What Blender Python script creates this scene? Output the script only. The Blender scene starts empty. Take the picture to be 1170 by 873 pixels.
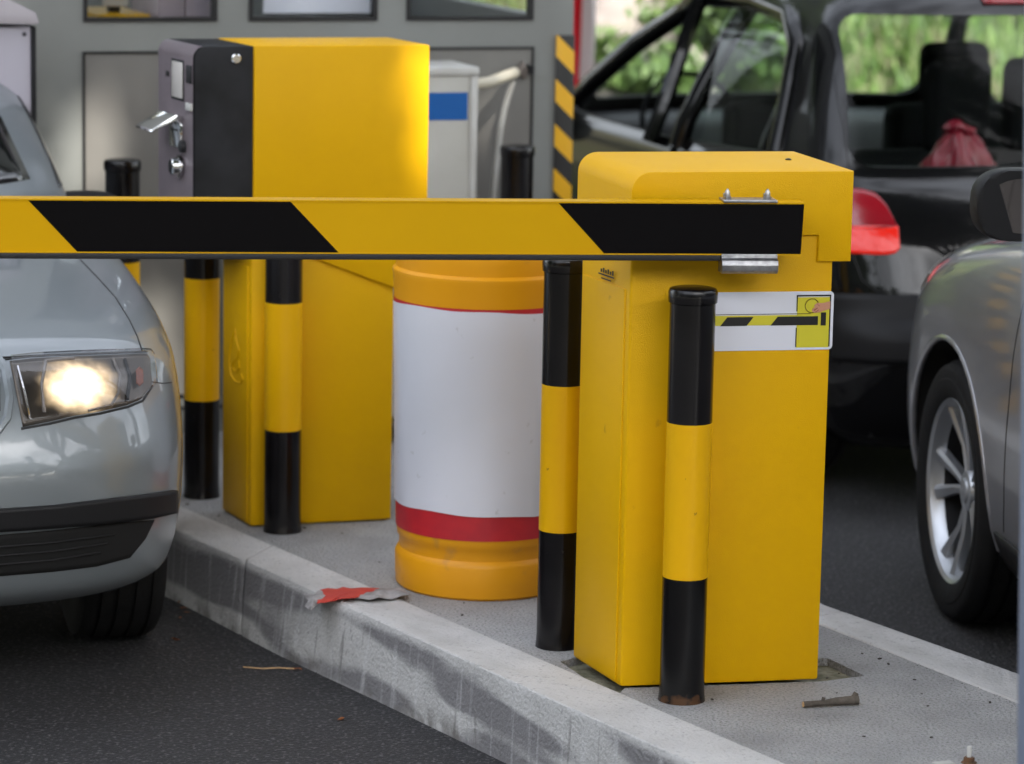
import bpy, bmesh, math, random
import numpy as np
from mathutils import Vector, Matrix
from mathutils.bvhtree import BVHTree
rad = math.radians
random.seed(7); rng = np.random.default_rng(11)
scn = bpy.context.scene
COL = scn.collection

# ---------------------------------------------------------------- camera
FPX, PITCH, ROLL, CX, CY, EYE = 3712.0, .175, .019, 585.0, 436.5, 1.85
cf = Vector((0, math.cos(PITCH), -math.sin(PITCH)))
_x = Vector((1, 0, 0)); _u = Vector((0, math.sin(PITCH), math.cos(PITCH)))
cx_ = _x*math.cos(ROLL) + _u*math.sin(ROLL); cu_ = -_x*math.sin(ROLL) + _u*math.cos(ROLL)
cam_d = bpy.data.cameras.new('camera'); cam = bpy.data.objects.new('camera', cam_d); COL.objects.link(cam)
M = Matrix((cx_, cu_, -cf)).transposed().to_4x4(); M.translation = (0, 0, EYE)
cam.matrix_world = M
cam_d.sensor_width = 36; cam_d.lens = 36*FPX/1170; cam_d.clip_end = 3000; cam_d.clip_start = .1
cam_d.dof.use_dof = True; cam_d.dof.focus_distance = 6.95; cam_d.dof.aperture_fstop = 3.3
scn.camera = cam

# ---------------------------------------------------------------- world, sun, exposure
SUN_EL, SUN_AZ = 50.0, 150.0          # azimuth clockwise from +Y: the sun is behind the camera, to its right
world = bpy.data.worlds.new('World'); scn.world = world; world.use_nodes = True
wn = world.node_tree.nodes; wl = world.node_tree.links
bg = wn['Background']; sky = wn.new('ShaderNodeTexSky'); sky.sky_type = 'NISHITA'; sky.sun_disc = False
sky.sun_elevation = rad(SUN_EL); sky.sun_rotation = rad(SUN_AZ); sky.air_density = 1.2; sky.dust_density = 2.5
hs_ = wn.new('ShaderNodeHueSaturation'); hs_.inputs['Saturation'].default_value = .32; wl.new(sky.outputs[0], hs_.inputs['Color'])
wtc = wn.new('ShaderNodeTexCoord'); wno = wn.new('ShaderNodeTexNoise'); wno.inputs['Scale'].default_value = 3.2; wno.inputs['Detail'].default_value = 7
wl.new(wtc.outputs['Generated'], wno.inputs['Vector'])
wmr = wn.new('ShaderNodeMapRange'); wmr.inputs[1].default_value = .42; wmr.inputs[2].default_value = .62; wmr.inputs[3].default_value = .75; wmr.inputs[4].default_value = 1.9
wl.new(wno.outputs[0], wmr.inputs[0]); wmx = wn.new('ShaderNodeVectorMath'); wmx.operation = 'SCALE'
wl.new(hs_.outputs[0], wmx.inputs[0]); wl.new(wmr.outputs[0], wmx.inputs['Scale']); wl.new(wmx.outputs[0], bg.inputs[0]); bg.inputs[1].default_value = .15
sd = bpy.data.lights.new('sun', 'SUN'); sd.energy = 3.0; sd.angle = rad(.8); sd.color = (1, .95, .86)
sun = bpy.data.objects.new('sun', sd); COL.objects.link(sun)
TOSUN = Vector((math.sin(rad(SUN_AZ))*math.cos(rad(SUN_EL)), math.cos(rad(SUN_AZ))*math.cos(rad(SUN_EL)), math.sin(rad(SUN_EL))))
sun.rotation_euler = TOSUN.to_track_quat('Z', 'Y').to_euler(); sun.location = (6, -8, 14)
scn.view_settings.view_transform = 'Standard'; scn.view_settings.look = 'None'
scn.view_settings.exposure = 1.7; scn.view_settings.gamma = 1
scn.render.engine = 'CYCLES'
scn.cycles.max_bounces = 8; scn.cycles.transparent_max_bounces = 12

# ---------------------------------------------------------------- measuring helpers
def ray(px, py): return (cf + cx_*((px-CX)/FPX) - cu_*((py-CY)/FPX))
def at(px, py, z=0):
    d = ray(px, py); return Vector((0, 0, EYE)) + d*((z-EYE)/d.z)
def atY(px, py, Y):
    d = ray(px, py); return Vector((0, 0, EYE)) + d*(Y/d.y)

# ---------------------------------------------------------------- materials
MATS = {}
def mat(name, col, rough=.5, metal=0, col2=None, scale=8, mixlo=.35, mixhi=.65, bump=0, bscale=40, coat=0, spec=.5, detail=4,
        emit=None, estr=0, col3=None, scale3=60, lo3=.6, hi3=.7, flake=0, rvar=0, stretch=None):
    if name in MATS: return MATS[name]
    m = bpy.data.materials.new(name); m.use_nodes = True; nt = m.node_tree; N = nt.nodes; L = nt.links
    b = N['Principled BSDF']; b.inputs['Roughness'].default_value = rough; b.inputs['Metallic'].default_value = metal
    b.inputs['Coat Weight'].default_value = coat; b.inputs['Coat Roughness'].default_value = .04
    b.inputs['Specular IOR Level'].default_value = spec
    b.inputs['Base Color'].default_value = (*col, 1)
    tc = N.new('ShaderNodeTexCoord'); src = tc.outputs['Object']
    if stretch:
        mp = N.new('ShaderNodeMapping'); mp.inputs['Scale'].default_value = stretch; L.new(src, mp.inputs[0]); ssrc = mp.outputs[0]
    else: ssrc = src
    cur = None
    def noise(s, d=detail, v=None):
        n = N.new('ShaderNodeTexNoise'); n.inputs['Scale'].default_value = s; n.inputs['Detail'].default_value = d
        L.new(v or src, n.inputs['Vector']); return n
    def layer(base, c, s, lo, hi, v=None):
        n = noise(s, v=v); r = N.new('ShaderNodeMapRange'); r.inputs[1].default_value = lo; r.inputs[2].default_value = hi
        L.new(n.outputs[0], r.inputs[0]); mx = N.new('ShaderNodeMix'); mx.data_type = 'RGBA'
        L.new(r.outputs[0], mx.inputs[0])
        if base is None: mx.inputs[6].default_value = (*col, 1)
        else: L.new(base, mx.inputs[6])
        mx.inputs[7].default_value = (*c, 1); return mx.outputs[2]
    if col2: cur = layer(cur, col2, scale, mixlo, mixhi, ssrc)
    if col3: cur = layer(cur, col3, scale3, lo3, hi3)
    if cur: L.new(cur, b.inputs['Base Color'])
    if rvar:
        n = noise(6); r = N.new('ShaderNodeMapRange'); r.inputs[3].default_value = max(rough-rvar, 0.02); r.inputs[4].default_value = rough+rvar
        r.inputs[1].default_value = .3; r.inputs[2].default_value = .7
        L.new(n.outputs[0], r.inputs[0]); L.new(r.outputs[0], b.inputs['Roughness'])
    if bump:
        n = noise(bscale, 3); bp = N.new('ShaderNodeBump'); bp.inputs['Strength'].default_value = bump; bp.inputs['Distance'].default_value = .01
        L.new(n.outputs[0], bp.inputs['Height']); L.new(bp.outputs[0], b.inputs['Normal'])
    if emit:
        b.inputs['Emission Color'].default_value = (*emit, 1); b.inputs['Emission Strength'].default_value = estr
    MATS[name] = m; return m
def glassmat(name, tint, fres=1.5, rough=.01):
    if name in MATS: return MATS[name]
    m = bpy.data.materials.new(name); m.use_nodes = True; nt = m.node_tree; N = nt.nodes; L = nt.links
    N.remove(N['Principled BSDF']); out = N['Material Output']
    t = N.new('ShaderNodeBsdfTransparent'); t.inputs[0].default_value = (*tint, 1)
    g = N.new('ShaderNodeBsdfGlossy'); g.inputs['Roughness'].default_value = rough
    f = N.new('ShaderNodeFresnel'); f.inputs[0].default_value = fres; mx = N.new('ShaderNodeMixShader')
    ge = N.new('ShaderNodeNewGeometry'); su = N.new('ShaderNodeMath'); su.operation = 'SUBTRACT'; su.inputs[0].default_value = 1; L.new(ge.outputs['Backfacing'], su.inputs[1])
    mu = N.new('ShaderNodeMath'); mu.operation = 'MULTIPLY'; L.new(f.outputs[0], mu.inputs[0]); L.new(su.outputs[0], mu.inputs[1])
    L.new(mu.outputs[0], mx.inputs[0]); L.new(t.outputs[0], mx.inputs[1]); L.new(g.outputs[0], mx.inputs[2]); L.new(mx.outputs[0], out.inputs[0])
    MATS[name] = m; return m
def stripemat(name, c1, c2, period, slope, rough=.35):
    m = bpy.data.materials.new(name); m.use_nodes = True; N = m.node_tree.nodes; L = m.node_tree.links
    b = N['Principled BSDF']; b.inputs['Roughness'].default_value = rough
    tc = N.new('ShaderNodeTexCoord'); s = N.new('ShaderNodeSeparateXYZ'); L.new(tc.outputs['Object'], s.inputs[0])
    a = N.new('ShaderNodeMath'); a.operation = 'MULTIPLY_ADD'; L.new(s.outputs[0], a.inputs[0]); a.inputs[1].default_value = -slope; L.new(s.outputs[2], a.inputs[2])
    w = N.new('ShaderNodeMath'); w.operation = 'PINGPONG'; L.new(a.outputs[0], w.inputs[0]); w.inputs[1].default_value = period
    g = N.new('ShaderNodeMath'); g.operation = 'GREATER_THAN'; L.new(w.outputs[0], g.inputs[0]); g.inputs[1].default_value = period*.5
    mx = N.new('ShaderNodeMix'); mx.data_type = 'RGBA'; L.new(g.outputs[0], mx.inputs[0])
    mx.inputs[6].default_value = (*c1, 1); mx.inputs[7].default_value = (*c2, 1); L.new(mx.outputs[2], b.inputs['Base Color'])
    return m

YEL = (.73, .40, .0005)
m_yel = mat('yellow powder coat', YEL, .42, spec=.17, col2=(.70, .38, .001), scale=3, bump=.16, bscale=420, rvar=.04, col3=(.5, .27, .01), scale3=22, lo3=.72, hi3=.8)
m_yel2 = mat('yellow paint on posts', (.72, .39, .003), .3, spec=.25, col2=(.72, .38, .004), scale=7, col3=(.25, .13, .02), scale3=45, lo3=.735, hi3=.75, bump=.03, bscale=60)
m_black = mat('black gloss paint', (.003, .0025, .003), .22, spec=.35, col2=(.009, .008, .009), scale=8, rvar=.08, col3=(.03, .028, .026), scale3=90, lo3=.71, hi3=.75)
m_blackm = mat('black rubber', (.010, .010, .011), .6, bump=.1, bscale=120)
m_armyel = mat('yellow reflective foil', (.62, .34, .001), .35, col2=(.58, .315, .001), scale=2, spec=.15)
m_armblk = mat('black foil', (.003, .0025, .003), .45, spec=.08, col3=(.45, .25, .01), scale3=38, lo3=.765, hi3=.77)
m_steel = mat('galvanised steel', (.42, .42, .43), .42, 1, col2=(.3, .3, .31), scale=90, bump=.1, bscale=150)
m_chrome = mat('polished metal', (.7, .7, .7), .12, 1)
m_dkgrey = mat('dark grey powder coat', (.013, .013, .0135), .55, spec=.15, bump=.1, bscale=500, col2=(.028, .029, .032), scale=6)
m_lilac = mat('aluminium terminal face', (.36, .30, .325), .42, .1, col2=(.30, .255, .28), scale=9, bump=.05, bscale=200, rvar=.08)
m_screen = mat('display glass', (.50, .47, .44), .25)
m_concrete = mat('island concrete', (.36, .36, .36), .85, col2=(.26, .26, .26), scale=5, mixlo=.42, mixhi=.75, bump=1.0, bscale=130, col3=(.17, .17, .165), scale3=150, lo3=.50, hi3=.72, detail=3)
m_asphalt = mat('asphalt', (.018, .0175, .020), .75, col2=(.018, .018, .02), scale=3.5, mixlo=.4, mixhi=.62, bump=1.0, bscale=120, col3=(.11, .108, .11), scale3=95, lo3=.55, hi3=.70, detail=3)
m_booth = mat('booth grey paint', (.24, .25, .24), .42, col2=(.215, .222, .212), scale=2, bump=.02, bscale=30)
m_boothpanel = mat('booth panel', (.20, .195, .18), .45, col2=(.17, .162, .15), scale=2.5)
m_gasket = mat('black gasket', (.006, .006, .007), .5)
m_white = mat('off white plastic', (.50, .50, .48), .5, col2=(.42, .41, .38), scale=6)
m_acw = mat('aged white metal', (.46, .455, .42), .45, col2=(.40, .39, .35), scale=4, bump=.03, bscale=60)
m_blue = mat('blue sticker', (.006, .10, .36), .35)
m_signw = mat('white sign face', (.70, .71, .77), .3)
m_signy = mat('yellow sign print', (.62, .55, .03), .3)
m_signk = mat('black sign print', (.008, .008, .008), .35)
m_skin = mat('printed hand colour', (.55, .26, .16), .4)
m_panelw = mat('white reflective sheet', (.70, .71, .78), .33, col2=(.64, .65, .70), scale=2.2, bump=.12, bscale=7, col3=(.42, .42, .42), scale3=30, lo3=.68, hi3=.8)
m_drum = mat('orange drum plastic', (.76, .335, .006), .4, spec=.3, col2=(.68, .29, .008), scale=3, bump=.03, bscale=25, stretch=(1, 1, .3), col3=(.5, .24, .05), scale3=12, lo3=.64, hi3=.78)
m_red = mat('red reflective tape', (.52, .022, .03), .4, col2=(.44, .02, .03), scale=20)
m_silver = mat('silver blue car paint', (.215, .24, .255), .42, .45, coat=.9)
m_grey = mat('grey car paint', (.29, .29, .31), .34, .6, coat=1)
m_grey.node_tree.nodes['Principled BSDF'].inputs['Coat Roughness'].default_value = .06
m_blackcar = mat('black car paint', (.0025, .0025, .003), .4, 0, coat=.7, spec=.05)
m_trim = mat('dark bumper plastic', (.012, .012, .013), .5, spec=.2, bump=.05, bscale=300)
m_dark = mat('dark cavity', (.003, .003, .003), .9)
m_tyre = mat('tyre rubber', (.008, .008, .009), .75, spec=.2, bump=.15, bscale=60, col2=(.012, .012, .012), scale=10)
m_alloy = mat('alloy wheel', (.46, .48, .51), .36, .8, coat=.3)
m_alloyd = mat('alloy wheel recess', (.025, .025, .027), .5, .4)  # near-black alloy: shade behind the spokes is put into the colour
m_disc = mat('brake disc', (.15, .14, .14), .4, .8)
m_dglass = mat('dark car glass', (.008, .009, .009), .03, 0, coat=1)
m_lens = glassmat('clear lens', (.92, .92, .93))
m_glass = glassmat('car window glass', (.93, .97, .95), 1.22)
m_winglass = glassmat('booth window glass', (.95, .96, .97), 1.35)
m_tail = mat('red lamp lens', (.26, .004, .012), .2, coat=.5)
m_tailon = mat('lit brake lamp', (.4, .006, .003), .25, emit=(1, .022, .006), estr=.13, coat=.3, bump=.6, bscale=26)
m_indic = mat('orange indicator', (.22, .05, .015), .3)
m_seat = mat('seat fabric', (.006, .006, .007), .9, spec=.1)
m_dash = mat('dashboard grey', (.04, .04, .045), .6)
m_bag = mat('red plastic bag', (.20, .008, .022), .35, bump=.4, bscale=14)
m_mirr = mat('mirror glass', (.16, .15, .15), .02, 1)
m_wood = mat('twig bark', (.06, .05, .04), .9, col2=(.12, .10, .08), scale=60)
m_woodc = mat('twig cut end', (.5, .32, .16), .8)
m_rust = mat('rust', (.16, .07, .03), .85, col2=(.08, .05, .03), scale=80)
m_moss = mat('mossy dirt', (.24, .225, .16), .95, col2=(.10, .10, .06), scale=30, bump=.8, bscale=60)
m_grass = mat('grass', (.14, .21, .06), .6, col2=(.17, .23, .05), scale=.7)
m_soil = mat('bank soil', (.10, .12, .05), .95, col2=(.14, .11, .07), scale=2)
m_rock = mat('rock', (.26, .225, .205), .9, col2=(.15, .13, .12), scale=3, bump=1, bscale=9, detail=8)
m_bark = mat('bark', (.15, .125, .11), .95, col2=(.05, .04, .035), scale=12, bump=1, bscale=14, stretch=(3, 3, .4))
m_leaf = mat('leaves', (.05, .10, .02), .55, col2=(.08, .13, .03), scale=.8)
m_leaf2 = mat('bright leaves', (.13, .19, .06), .5, col2=(.06, .11, .02), scale=1.2)
m_postg = mat('grey blue post paint', (.16, .19, .26), .5)
m_redp = mat('red enamel', (.62, .012, .03), .4)
m_whitep = mat('white enamel', (.72, .66, .66), .4)
m_lamp = mat('lit headlamp bulb reflector', (1, .9, .7), .3, emit=(1, .80, .52), estr=4.5)
def glowmat(center):
    m = bpy.data.materials.new('lit headlamp bowl'); m.use_nodes = True; N = m.node_tree.nodes; L = m.node_tree.links; b = N['Principled BSDF']
    b.inputs['Base Color'].default_value = (.10, .085, .07, 1); b.inputs['Metallic'].default_value = .7; b.inputs['Roughness'].default_value = .3
    tc = N.new('ShaderNodeTexCoord'); d = N.new('ShaderNodeVectorMath'); d.operation = 'SUBTRACT'; L.new(tc.outputs['Object'], d.inputs[0]); d.inputs[1].default_value = center
    sc_ = N.new('ShaderNodeVectorMath'); sc_.operation = 'MULTIPLY'; L.new(d.outputs[0], sc_.inputs[0]); sc_.inputs[1].default_value = (.62, .4, 1.0)
    ln = N.new('ShaderNodeVectorMath'); ln.operation = 'LENGTH'; L.new(sc_.outputs[0], ln.inputs[0])
    no = N.new('ShaderNodeTexNoise'); no.inputs['Scale'].default_value = 24; no.inputs['Detail'].default_value = 2; L.new(tc.outputs['Object'], no.inputs['Vector'])
    ad = N.new('ShaderNodeMath'); ad.operation = 'MULTIPLY_ADD'; L.new(no.outputs[0], ad.inputs[0]); ad.inputs[1].default_value = .035; L.new(ln.outputs['Value'], ad.inputs[2])
    mr = N.new('ShaderNodeMapRange'); mr.inputs[1].default_value = .030; mr.inputs[2].default_value = .088; mr.inputs[3].default_value = 1.4; mr.inputs[4].default_value = 0; L.new(ad.outputs[0], mr.inputs[0])
    pw = N.new('ShaderNodeMath'); pw.operation = 'POWER'; pw.inputs[1].default_value = 2.2; L.new(mr.outputs[0], pw.inputs[0]); L.new(pw.outputs[0], b.inputs['Emission Strength']); b.inputs['Emission Color'].default_value = (1, .74, .44, 1); return m
m_refl = mat('headlamp reflector', (.24, .22, .20), .35, .6, bump=.5, bscale=30)
m_rag = mat('red rag', (.50, .05, .03), .8, col2=(.4, .04, .03), scale=30)
m_ragg = mat('grey rag', (.20, .19, .19), .85, col2=(.35, .34, .34), scale=30)
m_leafdry = mat('dry leaf', (.28, .09, .02), .7)
m_litt = mat('dark debris', (.03, .022, .016), .9)
m_cream = mat('cream plastic', (.52, .48, .38), .5)

def curbmat():
    m = mat('kerb stone', (.52, .515, .51), .8, col2=(.42, .415, .41), scale=4, mixlo=.4, mixhi=.65, bump=.45, bscale=120, col3=(.33, .33, .33), scale3=90, lo3=.58, hi3=.72, detail=8)
    N = m.node_tree.nodes; L = m.node_tree.links; b = N['Principled BSDF']; cur = b.inputs['Base Color'].links[0].from_socket
    tc = N.new('ShaderNodeTexCoord'); mr = N.new('ShaderNodeMapping'); mr.inputs['Rotation'].default_value = (0, 0, -rad(121.7)); L.new(tc.outputs['Object'], mr.inputs[0])
    sep = N.new('ShaderNodeSeparateXYZ'); L.new(tc.outputs['Object'], sep.inputs[0])
    def zramp(a, b_):
        r = N.new('ShaderNodeMapRange'); r.inputs[1].default_value = a; r.inputs[2].default_value = b_; L.new(sep.outputs[2], r.inputs[0]); return r.outputs[0]
    def grime(sc, lo, hi, amt, col, det, zr, rough=.5):
        nonlocal cur
        mp = N.new('ShaderNodeMapping'); mp.inputs['Scale'].default_value = sc; L.new(mr.outputs[0], mp.inputs[0])
        n = N.new('ShaderNodeTexNoise'); n.inputs['Scale'].default_value = 1; n.inputs['Detail'].default_value = det; n.inputs['Roughness'].default_value = rough; n.inputs['Distortion'].default_value = .4; L.new(mp.outputs[0], n.inputs[0])
        r = N.new('ShaderNodeMapRange'); r.inputs[1].default_value = lo; r.inputs[2].default_value = hi; r.inputs[4].default_value = amt; L.new(n.outputs[0], r.inputs[0])
        mu = N.new('ShaderNodeMath'); mu.operation = 'MULTIPLY'; L.new(r.outputs[0], mu.inputs[0]); L.new(zr, mu.inputs[1])
        mx = N.new('ShaderNodeMix'); mx.data_type = 'RGBA'; L.new(mu.outputs[0], mx.inputs[0]); L.new(cur, mx.inputs[6]); mx.inputs[7].default_value = (*col, 1); cur = mx.outputs[2]
    face = zramp(-.006, -.022)
    grime((2.2, 2.2, 10), .48, .58, .85, (.15, .145, .155), 3, face, .35)       # tyre smears along the face
    grime((34, 34, 1.5), .56, .74, .5, (.62, .62, .63), 4, face)                # pale run-off streaks
    grime((50, 50, 2.5), .60, .72, .6, (.16, .155, .15), 4, face)               # thin dark streaks
    grime((9, 9, 9), .50, .62, .75, (.12, .11, .10), 6, zramp(-.125, -.175), .6) # dirt at the foot
    grime((3, 7, 3), .52, .70, .45, (.30, .295, .28), 7, zramp(-.012, -.004), .6) # weathering of the top
    L.new(cur, b.inputs['Base Color']); return m
m_kerb = curbmat()

# ---------------------------------------------------------------- object helpers
def finish(me, angle=40):
    for p in me.polygons: p.use_smooth = True
    bm = bmesh.new(); bm.from_mesh(me)
    a = rad(angle)
    for e in bm.edges:
        e.smooth = not (len(e.link_faces) == 2 and e.calc_face_angle(0) > a)
    bm.to_mesh(me); bm.free()
def link(name, me, parent=None):
    o = bpy.data.objects.new(name, me); COL.objects.link(o)
    if parent: o.parent = parent
    return o
def tag(o, label=None, cat=None, group=None, kind=None):
    if label: o['label'] = label
    if cat: o['category'] = cat
    if group: o['group'] = group
    if kind: o['kind'] = kind
    return o
def thing(name, label, cat, loc=(0, 0, 0), rz=0, group=None):
    o = bpy.data.objects.new(name, None); COL.objects.link(o); o.location = loc; o.rotation_euler = (0, 0, rz)
    o.empty_display_size = .1
    bpy.context.view_layer.update()
    return tag(o, label, cat, group)
class B:
    """collects shapes into one mesh"""
    def __init__(s): s.bm = bmesh.new(); s.mi = 0
    def _fin(s, verts, T=None):
        if T is not None: bmesh.ops.transform(s.bm, matrix=T, verts=verts)
        fs = set(f for v in verts for f in v.link_faces)
        for f in fs: f.material_index = s.mi
    def box(s, x0, x1, y0, y1, z0, z1, bev=0, seg=2, T=None):
        r = bmesh.ops.create_cube(s.bm, size=1); vs = r['verts']
        for v in vs: v.co = Vector((x0 if v.co.x < 0 else x1, y0 if v.co.y < 0 else y1, z0 if v.co.z < 0 else z1))
        if bev:
            es = list(set(e for v in vs for e in v.link_edges))
            r = bmesh.ops.bevel(s.bm, geom=es, offset=bev, segments=seg, profile=.5, affect='EDGES'); vs = list(set(v for f in r['faces'] for v in f.verts) | set(v for v in vs if v.is_valid))
        s._fin(vs, T); return s
    def prism(s, pts, ax, a0, a1, bev=0, T=None):
        """polygon pts (2D) extruded along axis ax from a0 to a1"""
        def mk(p, a):
            return {'x': Vector((a, p[0], p[1])), 'y': Vector((p[0], a, p[1])), 'z': Vector((p[0], p[1], a))}[ax]
        v0 = [s.bm.verts.new(mk(p, a0)) for p in pts]; v1 = [s.bm.verts.new(mk(p, a1)) for p in pts]
        n = len(pts); fs = [s.bm.faces.new(v0), s.bm.faces.new(v1[::-1])]
        for i in range(n): fs.append(s.bm.faces.new((v0[i], v1[i], v1[(i+1) % n], v0[(i+1) % n])))
        bmesh.ops.recalc_face_normals(s.bm, faces=fs)
        vs = v0+v1
        if bev:
            es = list(set(e for v in vs for e in v.link_edges))
            r = bmesh.ops.bevel(s.bm, geom=es, offset=bev, segments=2, profile=.5, affect='EDGES'); vs = list(set(v for f in r['faces'] for v in f.verts) | set(v for v in vs if v.is_valid))
        s._fin(vs, T); return s
    def lathe(s, prof, n=48, T=None, cap=True):
        """prof: list (r, z)"""
        rings = []
        for r, z in prof: rings.append([s.bm.verts.new((r*math.cos(2*math.pi*i/n), r*math.sin(2*math.pi*i/n), z)) for i in range(n)])
        for a, b in zip(rings, rings[1:]):
            for i in range(n): s.bm.faces.new((a[i], a[(i+1) % n], b[(i+1) % n], b[i]))
        if cap:
            s.bm.faces.new(rings[0][::-1]); s.bm.faces.new(rings[-1])
        s._fin([v for r in rings for v in r], T); return s
    def tube(s, pts, r, n=10, r1=None):
        pts = [Vector(p) for p in pts]; rings = []
        for i, p in enumerate(pts):
            d = (pts[min(i+1, len(pts)-1)]-pts[max(i-1, 0)]).normalized()
            u = d.orthogonal().normalized() if i == 0 else (pu - d*pu.dot(d)).normalized()
            pu = u; w = d.cross(u); rr = r if r1 is None else r+(r1-r)*i/(len(pts)-1)
            if isinstance(r, (list, tuple)): rr = r[i]
            rings.append([s.bm.verts.new(p+(u*math.cos(2*math.pi*k/n)+w*math.sin(2*math.pi*k/n))*rr) for k in range(n)])
        for a, b in zip(rings, rings[1:]):
            for k in range(n): s.bm.faces.new((a[k], a[(k+1) % n], b[(k+1) % n], b[k]))
        s.bm.faces.new(rings[0][::-1]); s.bm.faces.new(rings[-1]); s._fin([v for r in rings for v in r]); return s
    def shear(s, k):
        for v in s.bm.verts: v.co.x -= k*v.co.y
        return s
    def obj(s, name, mats, parent=None, angle=40):
        me = bpy.data.meshes.new(name); s.bm.to_mesh(me); s.bm.free()
        for m in (mats if isinstance(mats, (list, tuple)) else [mats]): me.materials.append(m)
        finish(me, angle); return link(name, me, parent)
def npmesh(name, verts, faces, mats, parent=None, smooth=False, mi=None):
    me = bpy.data.meshes.new(name); me.from_pydata([tuple(v) for v in verts], [], [tuple(int(i) for i in f) for f in faces]); me.update()
    for m in (mats if isinstance(mats, (list, tuple)) else [mats]): me.materials.append(m)
    if smooth: me.polygons.foreach_set('use_smooth', [True]*len(me.polygons))
    if mi is not None: me.polygons.foreach_set('material_index', mi)
    return link(name, me, parent)
def boolcut(o, cutters, op='DIFFERENCE'):
    for c in cutters:
        md = o.modifiers.new('b', 'BOOLEAN'); md.operation = op; md.object = c; md.solver = 'EXACT'
    dg = bpy.context.evaluated_depsgraph_get(); dg.update()
    me = bpy.data.meshes.new_from_object(o.evaluated_get(dg)); o.modifiers.clear(); old = o.data; o.data = me; me.name = old.name
    for c in cutters: bpy.data.objects.remove(c)
    finish(me, 35); return o
def copy_tree(o, parent=None):
    c = o.copy(); COL.objects.link(c)
    if parent: c.parent = parent
    for ch in [x for x in bpy.data.objects if x.parent == o and x != c]: copy_tree(ch, c)
    return c

# ================================================================ SETTING
def sheet(name, x0, x1, y0, y1, z, m, n=2):
    return npmesh(name, [(x0, y0, z), (x1, y0, z), (x1, y1, z), (x0, y1, z)], [(0, 1, 2, 3)], m)
GZ = -.18
tag(sheet('ground', -600, 600, -300, 900, -.19, m_soil), kind='structure')
tag(sheet('road', -14, 12, -16, 30, GZ, m_asphalt), kind='structure')
# island: concrete slab and kerb stones
du = Vector((-.525, .851, 0)).normalized()
def P2(v): return (v.x, v.y)
LO0 = Vector((.092, 6.623, 0)) - du*4.2; LO1 = Vector((-.846, 8.144, 0)); LO2 = LO1+du*2.4
LI0 = Vector((.548, 6.189, 0)) - du*4.2; LI1 = Vector((-.891, 8.48, 0)); LI2 = LI1+du*2.1
RO = [Vector((1.119, 6.915, 0))-Vector((-.524, .852, 0))*5, Vector((1.119, 6.915, 0)), Vector((.755, 7.507, 0)), Vector((.6, 8.0, 0)), Vector((.48, 9.0, 0)), Vector((.36, 10.3, 0)), Vector((.0, 11.6, 0))]
RI = [Vector((1.084, 6.669, 0))-Vector((-.492, .871, 0))*5, Vector((1.084, 6.669, 0)), Vector((.65, 7.44, 0)), Vector((.48, 7.97, 0)), Vector((.35, 9.0, 0)), Vector((.23, 10.2, 0)), Vector((-.13, 11.45, 0))]
slab = B().prism([P2(LI0), *[P2(p) for p in RI], P2(LI2)], 'z', -.17, 0).obj('island', m_concrete)
tag(slab, kind='structure')
# recess the cabinet stands in
rc = B(); 
q = [at(640, 756), at(702, 798), at(714, 786), at(940, 778.5), at(988, 772), at(946, 752), at(700, 740)]
rc.prism([P2(p) for p in q], 'z', -.022, .05); rcut = rc.obj('cut', m_moss)
boolcut(slab, [rcut])
tag(npmesh('recess_dirt', [(p.x, p.y, -.018) for p in q], [tuple(range(7))], m_moss), kind='structure')
def kerb(name, outer, inner, zt=.004, stone=1.1):
    """run of kerb stones with open joints, a battered outer face and chipped arris"""
    bm = bmesh.new(); g = random.Random(3)
    L_ = [0]
    for a, b in zip(outer, outer[1:]): L_.append(L_[-1]+(b-a).length)
    def pt(pl, t):
        x = t*L_[-1]; k = max(q for q in range(len(L_)-1) if L_[q] <= x+1e-9); return pl[k].lerp(pl[k+1], (x-L_[k])/(L_[k+1]-L_[k]))
    s0 = .12
    while s0 < L_[-1]-.05:
        s1 = min(s0+stone, L_[-1]); n = max(4, int((s1-s0)/.012)); rows = []; dz = g.uniform(-.0015, .0015); dx = g.uniform(-.003, .003); ch = 0
        for k in range(n+1):
            t = (s0+.002+(s1-s0-.004)*k/n)/L_[-1]; a, b = pt(outer, t), pt(inner, t); nn = (a-b).normalized(); j = g.uniform(-.0009, .0009)
            ch = max(0, ch*.6+(g.uniform(0, .006) if g.random() < .045 else 0)); e = .004*(k in (0, n))
            prof = [b+Vector((0, 0, -.15)), b+Vector((0, 0, zt+dz-.003)), b+nn*.004+Vector((0, 0, zt+dz)), a-nn*(.016+ch*.6)+Vector((0, 0, zt+dz+j*.3)), a-nn*(.0055+ch-dx+e)+Vector((0, 0, zt+dz-.0025-ch*.4-e)), a-nn*(.001+ch*.5-dx+e)+Vector((0, 0, zt-.010-ch)), a+nn*(.001+dx-e)+Vector((0, 0, zt-.02-ch)), a+nn*(.014+dx-e)+Vector((0, 0, -.10)), a+nn*(.026+dx-e)+Vector((0, 0, -.19))]
            rows.append([bm.verts.new(p) for p in prof])
        for a, b in zip(rows, rows[1:]):
            for k in range(len(a)-1): bm.faces.new((a[k], a[k+1], b[k+1], b[k]))
        bm.faces.new(rows[0]); bm.faces.new(rows[-1][::-1]); s0 = s1
    bmesh.ops.recalc_face_normals(bm, faces=bm.faces)
    me = bpy.data.meshes.new(name); bm.to_mesh(me); bm.free(); me.materials.append(m_kerb); finish(me, 30)
    return tag(link(name, me), kind='structure')
kerb('kerb', [LO0, Vector((.092, 6.623, 0)), LO1, LO2], [LI0, Vector((.548, 6.189, 0)), LI1, LI2])
kerb('kerb', RO, RI)

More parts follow.
